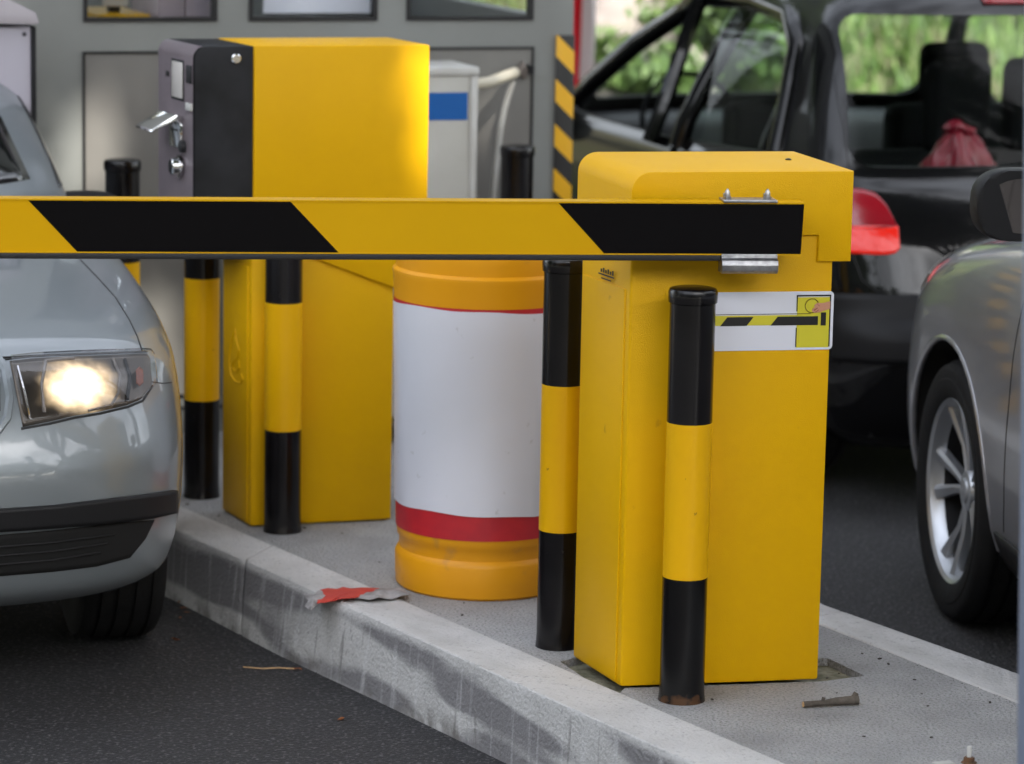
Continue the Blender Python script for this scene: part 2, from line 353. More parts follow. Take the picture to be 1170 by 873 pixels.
# ================================================================ BOLLARDS
def footmat():
    m = mat('black paint with rusty foot', (.003, .0025, .003), .25, spec=.35, col2=(.004, .004, .004), scale=4); N = m.node_tree.nodes; L = m.node_tree.links; b = N['Principled BSDF']
    prev = b.inputs['Base Color'].links[0].from_socket; tc = N.new('ShaderNodeTexCoord'); sp = N.new('ShaderNodeSeparateXYZ'); L.new(tc.outputs['Object'], sp.inputs[0])
    no = N.new('ShaderNodeTexNoise'); no.inputs['Scale'].default_value = 38; no.inputs['Detail'].default_value = 4; L.new(tc.outputs['Object'], no.inputs['Vector'])
    a = N.new('ShaderNodeMath'); a.operation = 'MULTIPLY_ADD'; L.new(no.outputs[0], a.inputs[0]); a.inputs[1].default_value = -.075; L.new(sp.outputs[2], a.inputs[2])
    r = N.new('ShaderNodeMapRange'); r.inputs[1].default_value = -.022; r.inputs[2].default_value = -.036; L.new(a.outputs[0], r.inputs[0])
    mx = N.new('ShaderNodeMix'); mx.data_type = 'RGBA'; L.new(r.outputs[0], mx.inputs[0]); L.new(prev, mx.inputs[6]); mx.inputs[7].default_value = (.07, .032, .014, 1); L.new(mx.outputs[2], b.inputs['Base Color']); return m
def bollard(label, loc, r=.0475, h=.88, b1=.268, b2=.598, group='black and yellow steel bollards round the cabinets', chips=None):
    t = thing('bollard', label, 'bollard', loc, random.uniform(-3, 3), group)
    mm = footmat() if chips else m_black
    s = B().lathe([(r+.0025, 0), (r+.001, .012), (r, .03), (r, b1)], 40, cap=False); s.obj('lower_band', mm, t)
    B().lathe([(r, b1), (r, b2)], 40, cap=False).obj('middle_band', m_yel2, t)
    B().lathe([(r, b2), (r, h-.03)], 40, cap=False).obj('upper_band', m_black, t)
    B().lathe([(r, h-.032), (r+.0032, h-.030), (r+.004, h-.02), (r+.004, h-.008), (r+.001, h-.002), (r-.006, h), (.001, h+.001)], 40, cap=False).obj('cap', m_black, t)
    return t
bollard('front bollard with a rust stained foot, standing before the barrier cabinet and its sign', (.371, 6.602+.047, 0), chips=True)
b_ = bollard('bollard between the white and red drum and the barrier cabinet', (.113, 7.029+.047, 0))
bollard('bollard at the left front of the ticket machine, its shaft before the yellow cabinet', (-.586, 8.146+.047, 0), h=.835)
bollard('bollard just left of the ticket machine cabinet, nearest the silver car bumper', (-.834, 8.552+.047, 0), h=.83)
bollard('far bollard behind the silver car mirror, against the booth wall', (-1.08, 8.878, 0))
bollard('far bollard by the hose and pipe, right of the white outdoor unit', (.003, 9.455, 0))

# ================================================================ NEAR CABINET (barrier housing)
cab = thing('barrier_cabinet', 'yellow barrier cabinet holding the boom, nearest the camera on the island', 'barrier cabinet', (.244, 6.724, 0), .204)
K = math.tan(.384-.204)
W, D, Ht = .452, .262, 1.11
W = .440
s = B(); s.box(0, W, .0, D*.985, .004, .985, bev=.006)
s.shear(K).obj('body', m_yel, cab)
# recessed side door seam: thin proud panel on left face
s = B(); s.box(-.0035, .001, .022, D-.018, .012, .86, bev=.0015).shear(K).obj('side_door', m_yel, cab)
# lid: rounded left shoulder, stepped right skirt
def arc(cx, cz, r, a0, a1, n=8): return [(cx+r*math.cos(rad(a0+(a1-a0)*i/n)), cz+r*math.sin(rad(a0+(a1-a0)*i/n))) for i in range(n+1)]
zl = .865
lidp = arc(.012+.028, Ht-.042, .042, 180, 90) + [(.475, Ht), (.475, .918), (.402, .918), (.402, .974), (-.002, .974)]
lidp = [(x-.004 if x < .1 else x, z) for x, z in lidp]
s = B(); s.prism(lidp, 'y', -.008, D+.012)
for v in s.bm.verts:
    if v.co.z > 1.05 and v.co.y > .1: v.co.z += .012
es = [e for e in s.bm.edges if all(abs(v.co.y+.008) < 1e-4 for v in e.verts)]
bmesh.ops.bevel(s.bm, geom=es, offset=.0035, segments=2, profile=.5, affect='EDGES')
s.shear(K).obj('lid', m_yel, cab, 35)
# front face in behind the arm (body top up to the lid)
B().lathe([(.0065, 0), (.0065, .002), (.004, .003), (.004, .001)], 16).obj('lid_keyhole', m_signk, cab).location = (.405-K*.15, .15, Ht+.007)
# small print on the left flank
s = B(); s.box(-.0052, -.0042, .075, .155, .874, .877); s.box(-.0052, -.0042, .09, .14, .866, .8685)
for k in range(6): s.box(-.0052, -.0042, .078+.012*k, .084+.012*k, .880, .890-(k % 2)*.003)
s.shear(K).obj('maker_print', m_signk, cab)

# sign on the cabinet front, laid out in cabinet coordinates
def onface(px, py, Y0=0):   # pixel of the photo -> point of the cabinet front plane, cabinet coordinates
    n = Vector((math.sin(.204), -math.cos(.204), 0)); o0 = Vector((.244, 6.724, 0)); d = ray(px, py); e = Vector((0, 0, EYE))
    p = e + d*((o0-e).dot(n)/d.dot(n)); q_ = Matrix.Rotation(-.204, 3, 'Z') @ (p-o0); return q_.x, q_.z
sx1, sz1 = onface(951, 333); sx0, sz0 = onface(951, 399)
SX1 = (sx1+sx0)/2+.001; SZ1 = sz1+.001; SZ0 = sz0; SX0 = SX1-.30; SW = .30
def rr(x0, x1, z0, z1, r, n=5):
    return arc(x0+r, z0+r, r, 180, 270, n)+arc(x1-r, z0+r, r, 270, 360, n)+arc(x1-r, z1-r, r, 0, 90, n)+arc(x0+r, z1-r, r, 90, 180, n)
sign = B().prism(rr(SX0, SX1, SZ0, SZ1, .009), 'y', -.0022, -.0002).obj('instruction_sign', m_signw, cab)
def U(u): return SX1-u*(SZ1-SZ0)            # u, v in sign heights, from the right edge / from the top
def V(v): return SZ1-v*(SZ1-SZ0)
def flat(name, m, polys, y=-.0026, th=.0004):
    if len(polys) > 10:
        s = B()
        for p in polys: s.prism([(U(a), V(b)) for a, b in p], 'y', y, y+th)
        bmesh.ops.remove_doubles(s.bm, verts=s.bm.verts, dist=1e-5); return s.obj(name, m, sign)
    for p in polys: B().prism([(U(a), V(b)) for a, b in p], 'y', y, y+th).obj(name, m, sign)
# yellow square with black outline at the right end
flat('printed_yellow', m_signy, [[(.64, .10), (.07, .10), (.07, .96), (.64, .96)], [(2.35, .40), (.60, .40), (.60, .57), (2.35, .57)]])
flat('printed_line', m_signk, [[(.655, .06), (.05, .06), (.05, .085), (.655, .085)], [(.655, .06), (.635, .06), (.635, .34), (.655, .34)], [(.655, .62), (.635, .62), (.635, .95), (.655, .95)],
     [(.072, .06), (.05, .06), (.05, .95), (.072, .95)], [(2.35, .375), (.40, .375), (.40, .385), (2.35, .385)]], -.0030)
flat('printed_stripe', m_signk, [[(.98, .425), (.27, .425), (.27, .575), (1.10, .575)], [(1.86, .425), (1.40, .425), (1.52, .575), (1.98, .575)], [(2.74, .425), (2.28, .425), (2.40, .575), (2.86, .575)],
     [(.22, .36), (.13, .36), (.13, .585), (.22, .585)]], -.0034)
ring = []
for i in range(26):
    a, b_2 = 2*math.pi*i/26, 2*math.pi*(i+1)/26
    ring.append([(.385+.125*math.cos(a), .245+.125*math.sin(a)), (.385+.125*math.cos(b_2), .245+.125*math.sin(b_2)), (.385+.112*math.cos(b_2), .245+.112*math.sin(b_2)), (.385+.112*math.cos(a), .245+.112*math.sin(a))])
flat('printed_ring', mat('olive print', (.35, .25, .02), .4), ring, -.0038)
flat('printed_hand', m_skin, [[(.065, .17), (.20, .20), (.30, .20), (.345, .235), (.335, .27), (.375, .30), (.385, .34), (.34, .365), (.25, .36), (.17, .33), (.065, .30)]], -.0042)
flat('printed_knuckle', mat('shaded print', (.30, .10, .06), .5), [[(.36, .315), (.29, .275), (.28, .285), (.34, .335)], [(.33, .355), (.27, .31), (.262, .318), (.315, .362)], [(.30, .225), (.25, .255), (.245, .248), (.295, .218)]], -.0046)

# ================================================================ BOOM ARM
AYAW = .115
Ae = Vector((.602, 6.690, 0))                    # right end, front face
arm = thing('boom', 'black and yellow striped boom arm closed across the lane', 'boom', (Ae.x, Ae.y, 0), AYAW)
def onarm(px, py):
    n = Vector((math.sin(AYAW), -math.cos(AYAW), 0)); e = Vector((0, 0, EYE)); d = ray(px, py)
    p = e+d*((Ae-e).dot(n)/d.dot(n)); q_ = Matrix.Rotation(-AYAW, 3, 'Z') @ (p-Ae); return q_.x, q_.z
xR, zT = onarm(919, 233); zB = onarm(916, 290)[1]; zTl = onarm(0, 229)[1]
XR = xR; XL = -3.4; ZT = (zT+zTl)/2; ZB = zB+(ZT-zT)
edges = [XL]
def slopeat(px1, px2): return onarm(px1, 231)[0], onarm(px2, 290)[0]
cuts = [slopeat(-272, -215), slopeat(32, 88), slopeat(332, 387), slopeat(638, 690)]
e_ = [(XL, XL)]+cuts+[(XR, XR-.004)]
s = B()
for k, (a, b) in enumerate(zip(e_, e_[1:])):
    s.mi = k % 2 if True else 0
    s.prism([(a[0], ZT), (b[0], ZT), (b[1], ZB), (a[1], ZB)], 'y', 0, .045)
s.obj('beam', [m_armblk, m_armyel], arm)
B().box(XL, XR-.0, -.0015, .0465, ZT, ZT+.003).obj('top_trim', m_armyel, arm)
B().box(XL, XR-.004, -.0012, .0462, ZB-.0025, ZB).obj('bottom_trim', m_armyel, arm)
B().box(XL, onarm(823, 290)[0], -.004, .049, ZB-.0145, ZB-.0025, bev=.002).obj('rubber_edge', m_blackm, arm)
x1, _ = onarm(826, 233); x2, _ = onarm(888, 233)
s = B(); s.box(x1, x2, -.006, .05, ZT+.003, ZT+.008, bev=.001)
s.obj('upper_clamp_plate', m_steel, arm)
for xb in (onarm(832, 230)[0], onarm(878, 230)[0]):
    t_ = B(); t_.lathe([(.0085, 0), (.0085, .006), (.0055, .006), (.0055, .016), (.003, .019), (.0025, .022)], 6); t_.box(-.007, .007, .004, .012, .0, .012, bev=.001)
    o = t_.obj('clamp_bolt', m_steel, arm); o.location = (xb, .012, ZT+.008)
s = B(); xa, xb = onarm(824, 292)[0], onarm(888, 292)[0]
s.prism([(-.004, ZB), (-.004, ZB-.008), (-.014, ZB-.012), (-.018, ZB-.022), (-.016, ZB-.034), (-.008, ZB-.040), (.03, ZB-.040), (.03, ZB)], 'x', xa, xb, bev=.001)
s.obj('lower_clamp', m_steel, arm)
B().box(xa+.01, xb-.01, .03, .09, ZB-.03, ZT-.01, bev=.003).obj('drive_hub', m_steel, arm)

# ================================================================ DRUM
dr = thing('safety_drum', 'orange plastic barrel wrapped in a plain white sheet with red bands', 'barrel', (-.066, 7.468+.21, 0), .3)
R0 = .207
B().lathe([(.17, .0), (R0-.006, .0), (R0, .006), (R0+.002, .03), (R0+.003, .078), (R0-.001, .087), (R0-.007, .094), (R0-.007, .118), (R0-.002, .124), (R0, .14), (R0+.002, .2), (.219, .69), (.222, .752), (.224, .762), (.2235, .768), (.216, .775), (.217, .80), (.218, .845), (.21, .86), (.15, .868), (.01, .869)], 96, cap=True).obj('barrel_body', m_drum, dr)
def rad_at(z): return (R0+.0)+(.219-R0-.002)*(z-.2)/.49+.002
def wrap(z0, z1, off, name, m, wob=0):
    s = B(); n = 120; nz = 14; ph = random.random()*6
    rows = []
    for j in range(nz+1):
        row = []
        for i in range(n):
            a = 2*math.pi*i/n; z = z0+(z1-z0)*j/nz+wob*math.sin(a*2+ph)*(.004)+(wob*.0015*math.sin(7*a+j)); r = rad_at(z)+off+wob*.0012*math.sin(3*a+4*z)+wob*.0005*math.sin(11*a+9*z)+wob*.0022*max(0, 1-abs(((a-5.05+.03*math.sin(5*z)) % 6.2832))/.05)
            row.append(s.bm.verts.new((r*math.cos(a), r*math.sin(a), z)))
        rows.append(row)
    for a, b in zip(rows, rows[1:]):
        for i in range(n): s.bm.faces.new((a[i], a[(i+1) % n], b[(i+1) % n], b[i]))
    return s.obj(name, m, dr)
wrap(.146, .214, .0012, 'red_band', m_red); wrap(.655, .700, .0014, 'red_band', m_red)
wrap(.205, .692, .0035, 'white_sheet', m_panelw, 1)

# ================================================================ LEFT CABINET (ticket machine)
tm = thing('ticket_machine', 'tall yellow ticket machine with a dark grey terminal head facing left', 'ticket machine', (-.671, 8.221, 0), .31)
K2 = math.tan(.435-.31)
HT = 1.247
s = B().box(0, .379, 0, .214, .004, .80, bev=.005).shear(K2).obj('body', m_yel, tm)
B().box(-.003, .001, .02, .196, .014, .68, bev=.0012).shear(K2).obj('side_panel', m_yel, tm)
s = B(); s.prism([(0, HT), (.462, HT), (.462, .585), (.379, .617), (.19, .69), (0, .765)], 'y', -.012, .262)
bmesh.ops.bevel(s.bm, geom=list(s.bm.edges), offset=.005, segments=2, profile=.5, affect='EDGES')
s.shear(K2).obj('upper_housing', m_yel, tm)
s = B(); hp = arc(-.152+.03, HT-.032, .03, 180, 90)+[(-.001, HT-.002), (-.001, .74), (-.152, .74)]
s.prism(hp, 'y', -.010, .260); es = [e for e in s.bm.edges if all(v.co.y < 0 for v in e.verts)]
bmesh.ops.bevel(s.bm, geom=es, offset=.0025, segments=2, profile=.5, affect='EDGES')
hd = s.shear(K2).obj('terminal_head', m_dkgrey, tm, 35)
s = B(); fp = arc(-.155+.03, HT-.0325, .032, 180, 100)
# face sheet wraps the left side and the rounded shoulder
outer = [(-.1555, .745)]+[(-.1255+.0305*math.cos(rad(a)), HT-.032+.0305*math.sin(rad(a))) for a in range(180, 99, -10)]
for y0, y1 in ((-.009, .259),):
    prev = None
    for (x, z) in outer:
        cur = (s.bm.verts.new((x, y0, z)), s.bm.verts.new((x, y1, z)))
        if prev: s.bm.faces.new((prev[0], cur[0], cur[1], prev[1]))
        prev = cur
bmesh.ops.solidify(s.bm, geom=list(s.bm.faces), thickness=-.0015)
s.shear(K2).obj('terminal_face', m_lilac, tm)
def tf(px, py):   # terminal face plane -> local (y, z)
    o0 = Vector((-.671, 8.221, 0)); Rm = Matrix.Rotation(.31, 3, 'Z')
    a = o0+Rm @ Vector((-.157, 0, 0)); dv = Rm @ Vector((-K2, 1, 0)); n = dv.cross(Vector((0, 0, 1))); e = Vector((0, 0, EYE)); d = ray(px, py)
    p = e+d*((a-e).dot(n)/d.dot(n)); return (Rm.transposed() @ (p-o0)).y, p.z
def tbox(name, m, a, b, out, parent=tm, bev=.001, x=-.157, zz=None):
    y1, z1 = tf(*a); y0, z0 = tf(*b)
    if zz: z1, z0 = zz
    s = B().box(x-out, x+.0005, min(y0, y1), max(y0, y1), min(z0, z1), max(z0, z1), bev=bev)
    for v in s.bm.verts: v.co.x -= K2*v.co.y
    return s.obj(name, m, parent)
tbox('display_bezel', m_dkgrey, (196, 66), (210, 116), .0012)
tbox('display', m_screen, (197, 69), (209, 113), .0024)
tbox('speaker_grille', m_dkgrey, (213, 74), (219, 96), .002)
tbox('camera_eye', m_signk, (190, 80), (193, 87), .002)
tbox('status_light', m_white, (214, 117), (220, 127), .006)
sl = tbox('card_slot', m_chrome, (197, 138), (210, 170), .010, bev=.003)
tbox('slot_mouth', m_dark, (200, 146), (207, 150), .0115, parent=sl)
y_, z_ = tf(206, 190)
kn = B().lathe([(.030, 0), (.030, .006), (.024, .007), (.022, .022), (.016, .026), (.001, .027)], 28, T=Matrix.Translation((-.157-K2*y_, y_, z_)) @ Matrix.Rotation(-math.pi/2, 4, 'Y'))
kn.obj('round_button', m_chrome, tm)
B().lathe([(.018, 0), (.014, .003), (.001, .003)], 24, T=Matrix.Translation((-.157-.0255-K2*y_, y_, z_)) @ Matrix.Rotation(-math.pi/2, 4, 'Y')).obj('button_centre', m_dkgrey, tm)
y2, z2 = tf(207, 140)
hb = B(); hb.prism([(-.157, z2-.006), (-.157, z2+.018), (-.176, z2+.021), (-.236, z2-.016), (-.238, z2-.022), (-.176, z2+.006)], 'y', y2-.015, y2+.115, bev=.001)
hb.shear(K2).obj('slot_hood', m_chrome, tm)
y3, z3 = tf(212, 168)
B().lathe([(.016, 0), (.016, .012), (.010, .016), (.001, .016)], 24, T=Matrix.Translation((-.157-K2*y3, y3+.01, z3)) @ Matrix.Rotation(-math.pi/2, 4, 'Y')).obj('keyhole', m_alloyd, tm)
B().lathe([(.013, 0), (.013, .006), (.010, .009), (.001, .009)], 24, T=Matrix.Translation((-.045, -.010, 1.214)) @ Matrix.Rotation(math.pi/2, 4, 'X')).obj('cam_lock', m_chrome, tm)
B().tube([(.045, -.012, .85), (.06, -.02, .845), (.11, -.02, .845), (.125, -.012, .85)], .006).obj('pull_handle', m_dkgrey, tm)
# embossed drop emblem on the lower left flank
s = B()
def fl(px, py):
    o0 = Vector((-.671, 8.221, 0)); Rm = Matrix.Rotation(.31, 3, 'Z'); a = o0+Rm @ Vector((-.003, 0, 0)); dv = Rm @ Vector((-K2, 1, 0)); n = dv.cross(Vector((0, 0, 1)))
    e = Vector((0, 0, EYE)); d = ray(px, py); p = e+d*((a-e).dot(n)/d.dot(n)); return Rm.transposed() @ (p-o0)
for pts in ([(269, 376), (265, 388), (262.5, 402), (262, 416), (264, 428), (269, 436), (275, 438), (278, 433), (276, 427)], [(269, 376), (270, 388), (273, 400), (272, 408), (267, 413), (266, 420), (270, 425), (274, 420), (273, 412)]):
    s.tube([fl(*p)+Vector((0, 0, 0)) for p in pts], .0028, 6)
s.obj('embossed_emblem', m_yel, tm)

# ================================================================ BOOTH
BY = .34
bR = atY(655, 60, 9.9); bo = Vector((bR.x, 9.9, 0))
booth = thing('booth', 'grey attendant booth with dark framed windows and panels behind the machines', 'booth', (bo.x, bo.y, 0), BY)
def onb(px, py, yo=0):
    n = Vector((math.sin(BY), -math.cos(BY), 0)); e = Vector((0, 0, EYE)); d = ray(px, py)
    p = e+d*((bo-n*yo-e).dot(n)/d.dot(n)); q_ = Matrix.Rotation(-BY, 3, 'Z') @ (p-bo); return q_.x, q_.z
zb = onb(200, 500)[1]; BL = -2.05; BD = 1.7; BH = 2.45
# windows in local x (front wall)
wz = onb(350, 24)[1]; wtop = 2.05
wins = [(onb(95, 20)[0], onb(248, 20)[0]), (onb(284, 20)[0], onb(431, 20)[0]), (onb(464, 20)[0], onb(609, 20)[0])]
wall = B(); wall.box(BL, 0, 0, BD, zb, BH, bev=.004).obj
w = wall.obj('wall', m_booth, booth)
cs = [B().box(BL+.06, -.06, .06, BD-.06, zb+.1, BH-.08).obj('c', m_booth, booth)]
for a, b in wins: cs.append(B().box(a, b, -.1, .1, wz, wtop).obj('c', m_booth, booth))
cs.append(B().box(-.1, .1, .25, 1.4, wz, wtop).obj('c', m_booth, booth))
cs.append(B().box(BL+.3, -.3, BD-.1, BD+.1, wz, wtop).obj('c', m_booth, booth))  # unseen back and side openings, made wide to bring daylight into the booth
cs.append(B().box(BL-.1, BL+.1, .25, 1.4, wz, wtop).obj('c', m_booth, booth))
boolcut(w, cs)
def frame(x0, x1, z0, z1, t=.012, y0=-.006, y1=.03):
    s = B(); s.box(x0, x1, y0, y1, z0, z0+t); s.box(x0, x1, y0, y1, z1-t, z1); s.box(x0, x0+t, y0, y1, z0+t, z1-t); s.box(x1-t, x1, y0, y1, z0+t, z1-t); return s
for a, b in wins:
    f_ = frame(a, b, wz, wtop).obj('window', m_gasket, booth)
    B().box(a+.012, b-.012, .012, .016, wz+.012, wtop-.012).obj('pane', m_winglass, f_)
B().box(-.03, -.024, .25, 1.4, wz, wtop).obj('side_pane', m_winglass, booth)
B().box(BL-.04, .04, -.04, BD+.04, BH, BH+.1, bev=.02).obj('roof', m_booth, booth)
B().box(BL+.01, -.01, .02, BD-.02, -.02, zb-.0).obj('plinth', m_gasket, booth)
for (xa, xb, yt, pyb) in [(97, 249, 62, 455), (488, 607, 57, 455)]:
    x0, z1 = onb(xa, yt); x1 = onb(xb, yt)[0]; z0 = onb(xa, pyb)[1]
    p = B().box(x0, x1, -.003, .001, z0, z1).obj('wall_panel', m_boothpanel, booth)
    frame(x0-.008, x1+.008, z0-.008, z1+.008, .008, -.006, .001).obj('gasket', m_gasket, p)
B().box(BL+.01, -.01, -.005, -.0, zb+.085, zb+.093).obj('seam', m_gasket, booth)
# things in the booth
x0, _ = onb(105, 10, .5)
desk = thing('desk', 'yellow topped desk inside the booth behind the left window', 'desk', (bo.x, bo.y, 0), BY)
xd0, xd1 = onb(100, 20, .25)[0], onb(160, 20, .25)[0]
B().box(xd0, xd1, .12, .5, wz-.06, wz+.012).obj('top', m_armyel, desk)
for xx in (xd0+.03, xd1-.05): B().box(xx, xx+.03, .15, .45, zb+.1, wz-.06).obj('leg', m_dkgrey, desk)
for k, (a, b, h, m, lb) in enumerate([(112, 140, .16, m_white, 'white monitor box on the yellow desk in the booth')]):
    xa, xb = onb(a, 10, .3)[0], onb(b, 10, .3)[0]
    q_ = thing('monitor', lb, 'monitor', (bo.x, bo.y, 0), BY)
    B().box(xa, xb, .22, .24, wz+.03, wz+.03+h, bev=.005).obj('screen', m_white, q_); B().box(xa+.02, xb-.02, .24, .27, wz+.0125, wz+.08).obj('stand', m_dkgrey, q_)
xa, xb = onb(184, 10, .2)[0], onb(246, 10, .2)[0]
cb = thing('cupboard', 'pale grey two door cupboard inside the booth behind the left window', 'cupboard', (bo.x, bo.y, 0), BY)
s = B(); s.box(xa, (xa+xb)/2-.002, .24, .6, zb+.1, 1.9, bev=.003); s.obj('door_panel', m_lilac, cb)
B().box((xa+xb)/2+.002, xb, .24, .6, zb+.1, 1.9, bev=.003).obj('door_panel', m_lilac, cb)
xa, xb = onb(300, 10, .06)[0], onb(424, 10, .06)[0]
bl = B().box(xa, xb, .05, .056, wz+.02, wtop-.05).obj('window_blind', m_signw)
bl.location = bo; bl.rotation_euler = (0, 0, BY); tag(bl, 'pale blind behind the middle booth window', 'blind')

# striped marker on booth corner
x0, z1 = onb(635, 40); x1, z0 = onb(651.5, 235)
st = B().box(x0, x1, -.010, -.003, -.0, z1, bev=.002).obj('striped_marker', stripemat('hazard stripes', (.72, .38, .004), (.008, .008, .008), .068, -.95))
st.location = (bo.x, bo.y, 0); st.rotation_euler = (0, 0, BY); tag(st, 'upright yellow and black hazard strip on the booth corner', 'marker strip')
# white cabinet at far left
wc = thing('notice_cabinet', 'lilac white sheet metal cabinet with a sloping hood at the far left', 'cabinet', (atY(47, 100, 8.9).x, 8.9, 0), .34)
s = B(); s.box(-.5, -.027, 0, .25, 0, atY(38, 30, 8.9).z, bev=.004); s.obj('body', mat('lilac sheet metal', (.40, .38, .44), .4), wc)
zc = atY(38, 22, 8.9).z
s = B(); s.prism([(-.5, zc+.26), (-.02, zc+.02), (-.010, zc-.008), (-.03, zc-.012), (-.5, zc+.0)], 'y', -.03, .27, bev=.002); s.obj('hood', mat('hood grey', (.4, .37, .40), .4), wc)
B().box(-.026, -.014, -.004, .25, 0, zc-.02).obj('edge_trim', m_dkgrey, wc)
B().lathe([(.006, 0), (.005, .004), (.001, .005)], 12, T=Matrix.Translation((-.045, 0, zc-.04)) @ Matrix.Rotation(math.pi/2, 4, 'X')).obj('bolt', m_dkgrey, wc)

# outdoor unit, pipe, hose
ax0, az1 = onb(488, 84, -.33)[0], onb(520, 86, -.33)[1]; ax1 = onb(545, 90, -.33)[0]
ac = thing('outdoor_unit', 'white metal outdoor unit with a plain blue sticker beside the booth wall', 'outdoor unit', (bo.x, bo.y, 0), BY)
B().box(ax0-.25, ax1, -.33, -.10, .08, az1, bev=.006).obj('casing', m_acw, ac)
B().box(ax0-.255, ax1+.006, -.338, -.09, az1-.002, az1+.024, bev=.006).obj('lid', m_white, ac)
fr = B(); fr.box(ax1-.018, ax1+.002, -.336, -.329, .1, az1-.004, bev=.002); fr.obj('edge_strip', m_white, ac)
sa, sz = onb(486, 106, -.33); sb2, sz2 = onb(534, 137, -.33)
B().box(sa-.12, sb2, -.3315, -.3298, sz2, sz).obj('sticker', m_blue, ac)
for xx in (ax0-.2, ax1-.06): B().box(xx, xx+.04, -.32, -.12, 0, .08).obj('foot', m_dkgrey, ac)
px0, pz0 = onb(548, 96, -.16); px1, pz1 = onb(592, 84, -.08)
pp = B().tube([(px0-.03, -.16, pz0-.002), (px0+.03, -.155, pz0+.004), ((px0+px1)/2, -.12, (pz0+pz1)/2), (px1, -.05, pz1)], .017, 12).obj('refrigerant_pipe', m_cream)
pp.location = bo; pp.rotation_euler = (0, 0, BY); tag(pp, 'cream insulated pipe from the outdoor unit to the booth wall', 'pipe')
hs = []
for (a, b) in [(586, 92), (581, 108), (576, 125), (572, 145), (569, 170), (566, 195), (563, 225), (560, 260), (558, 300)]:
    x_, z_ = onb(a, b, -.06); hs.append((x_, -.06, z_))
# corrugated hose
pts = []; rr_ = []
for i in range(len(hs)-1):
    for k in range(14):
        f_ = k/14; pts.append(Vector(hs[i]).lerp(Vector(hs[i+1]), f_)); rr_.append(.0085 if k % 2 else .0102)
ho = B().tube(pts, rr_, 10).obj('drain_hose', m_white); ho.location = bo; ho.rotation_euler = (0, 0, BY)
tag(ho, 'pale corrugated hose hanging down from the wall bracket', 'hose')
bx_, bz_ = onb(597, 82)
br = thing('pipe_bracket', 'rusty triangular steel bracket on the booth wall where the pipe enters', 'bracket', (bo.x, bo.y, 0), BY)
s = B(); s.prism([(bx_-.028, bz_+.004), (bx_-.008, bz_+.034), (bx_+.012, bz_+.004), (bx_+.0, bz_-.022)], 'y', -.03, -.006, bev=.001); s.obj('plate', mat('weathered steel', (.22, .19, .17), .6, .6), br)
B().box(bx_+.008, bx_+.02, -.05, -.006, bz_-.004, bz_+.022).obj('hook', m_dkgrey, br)

# grey foreground post
gp = thing('grey_post', 'blurred grey blue post at the right edge in the foreground', 'post', (.893, 5.05, 0))
B().lathe([(.055, 0), (.055, 1.72), (.05, 1.73), (.001, 1.732)], 32).obj('shaft', m_postg, gp); B().box(-.09, .09, -.09, .09, 0, .008, bev=.003).obj('base_plate', m_postg, gp)
gp.rotation_euler = (0, rad(-2.0), 0)

exec_cars = True
# ================================================================ CARS
def interp(rows, v, k):
    zs = [r[0] for r in rows]
    v = min(max(v, zs[0]), zs[-1]); i = max(j for j in range(len(zs)-1) if zs[j] <= v+1e-12)
    i = min(i, len(zs)-2)
    y = [r[k] for r in rows]; h = zs[i+1]-zs[i]; t = (v-zs[i])/h
    def sl(j):
        if j == 0: return (y[1]-y[0])/(zs[1]-zs[0])
        if j == len(zs)-1: return (y[-1]-y[-2])/(zs[-1]-zs[-2])
        a = (y[j]-y[j-1])/(zs[j]-zs[j-1]); b = (y[j+1]-y[j])/(zs[j+1]-zs[j])
        return 0 if a*b <= 0 else 2*a*b/(a+b)
    m0, m1 = sl(i)*h, sl(i+1)*h
    return (2*t**3-3*t*t+1)*y[i]+(t**3-2*t*t+t)*m0+(-2*t**3+3*t*t)*y[i+1]+(t**3-t*t)*m1
def skin_verts(rows, nz=90, nf=48, ns=26, n=2.7):
    """rows: (z, y_front, y_rear, half_width, corner_len_front, corner_len_rear)"""
    zs = []
    z0, z1 = rows[0][0], rows[-1][0]
    for i in range(len(rows)-1):
        k = max(2, int(round(nz*(rows[i+1][0]-rows[i][0])/(z1-z0))))
        k = max(k, 5 if abs(rows[i+1][1]-rows[i][1]) > .15 else 2)
        zs += [rows[i][0]+(rows[i+1][0]-rows[i][0])*j/k for j in range(k)]
    zs.append(z1); V, F_ = [], []; N_ = 0
    for z in zs:
        yf, yr, w, lf, lr = [interp(rows, z, k) for k in (1, 2, 3, 4, 5)]
        ring = []
        for j in range(nf+1):
            t = (math.pi/2)*j/nf; ring.append((w*math.sin(t)**(2/n), yf-lf+lf*math.cos(t)**(2/n)))
        for j in range(1, ns): ring.append((w, (yf-lf)+((yr+lr)-(yf-lf))*j/ns))
        for j in range(nf+1):
            t = (math.pi/2)*(1-j/nf); ring.append((w*math.sin(t)**(2/n), yr+lr-lr*math.cos(t)**(2/n)))
        full = ring+[(-x, y) for x, y in ring[-2:0:-1]]
        N_ = len(full); V += [(x, y, z) for x, y in full]
    R_ = len(zs)
    for i in range(R_-1):
        for j in range(N_):
            a, b = i*N_+j, i*N_+(j+1) % N_; F_.append((a, b, b+N_, a+N_))
    # caps
    V.append((0, sum(V[j][1] for j in range(N_))/N_, zs[0])); c = len(V)-1
    for j in range(N_): F_.append((c, (j+1) % N_, j))
    V.append((0, sum(V[(R_-1)*N_+j][1] for j in range(N_))/N_, zs[-1]+.004)); c = len(V)-1
    for j in range(N_): F_.append((c, (R_-1)*N_+j, (R_-1)*N_+(j+1) % N_))
    return V, [f[::-1] for f in F_]
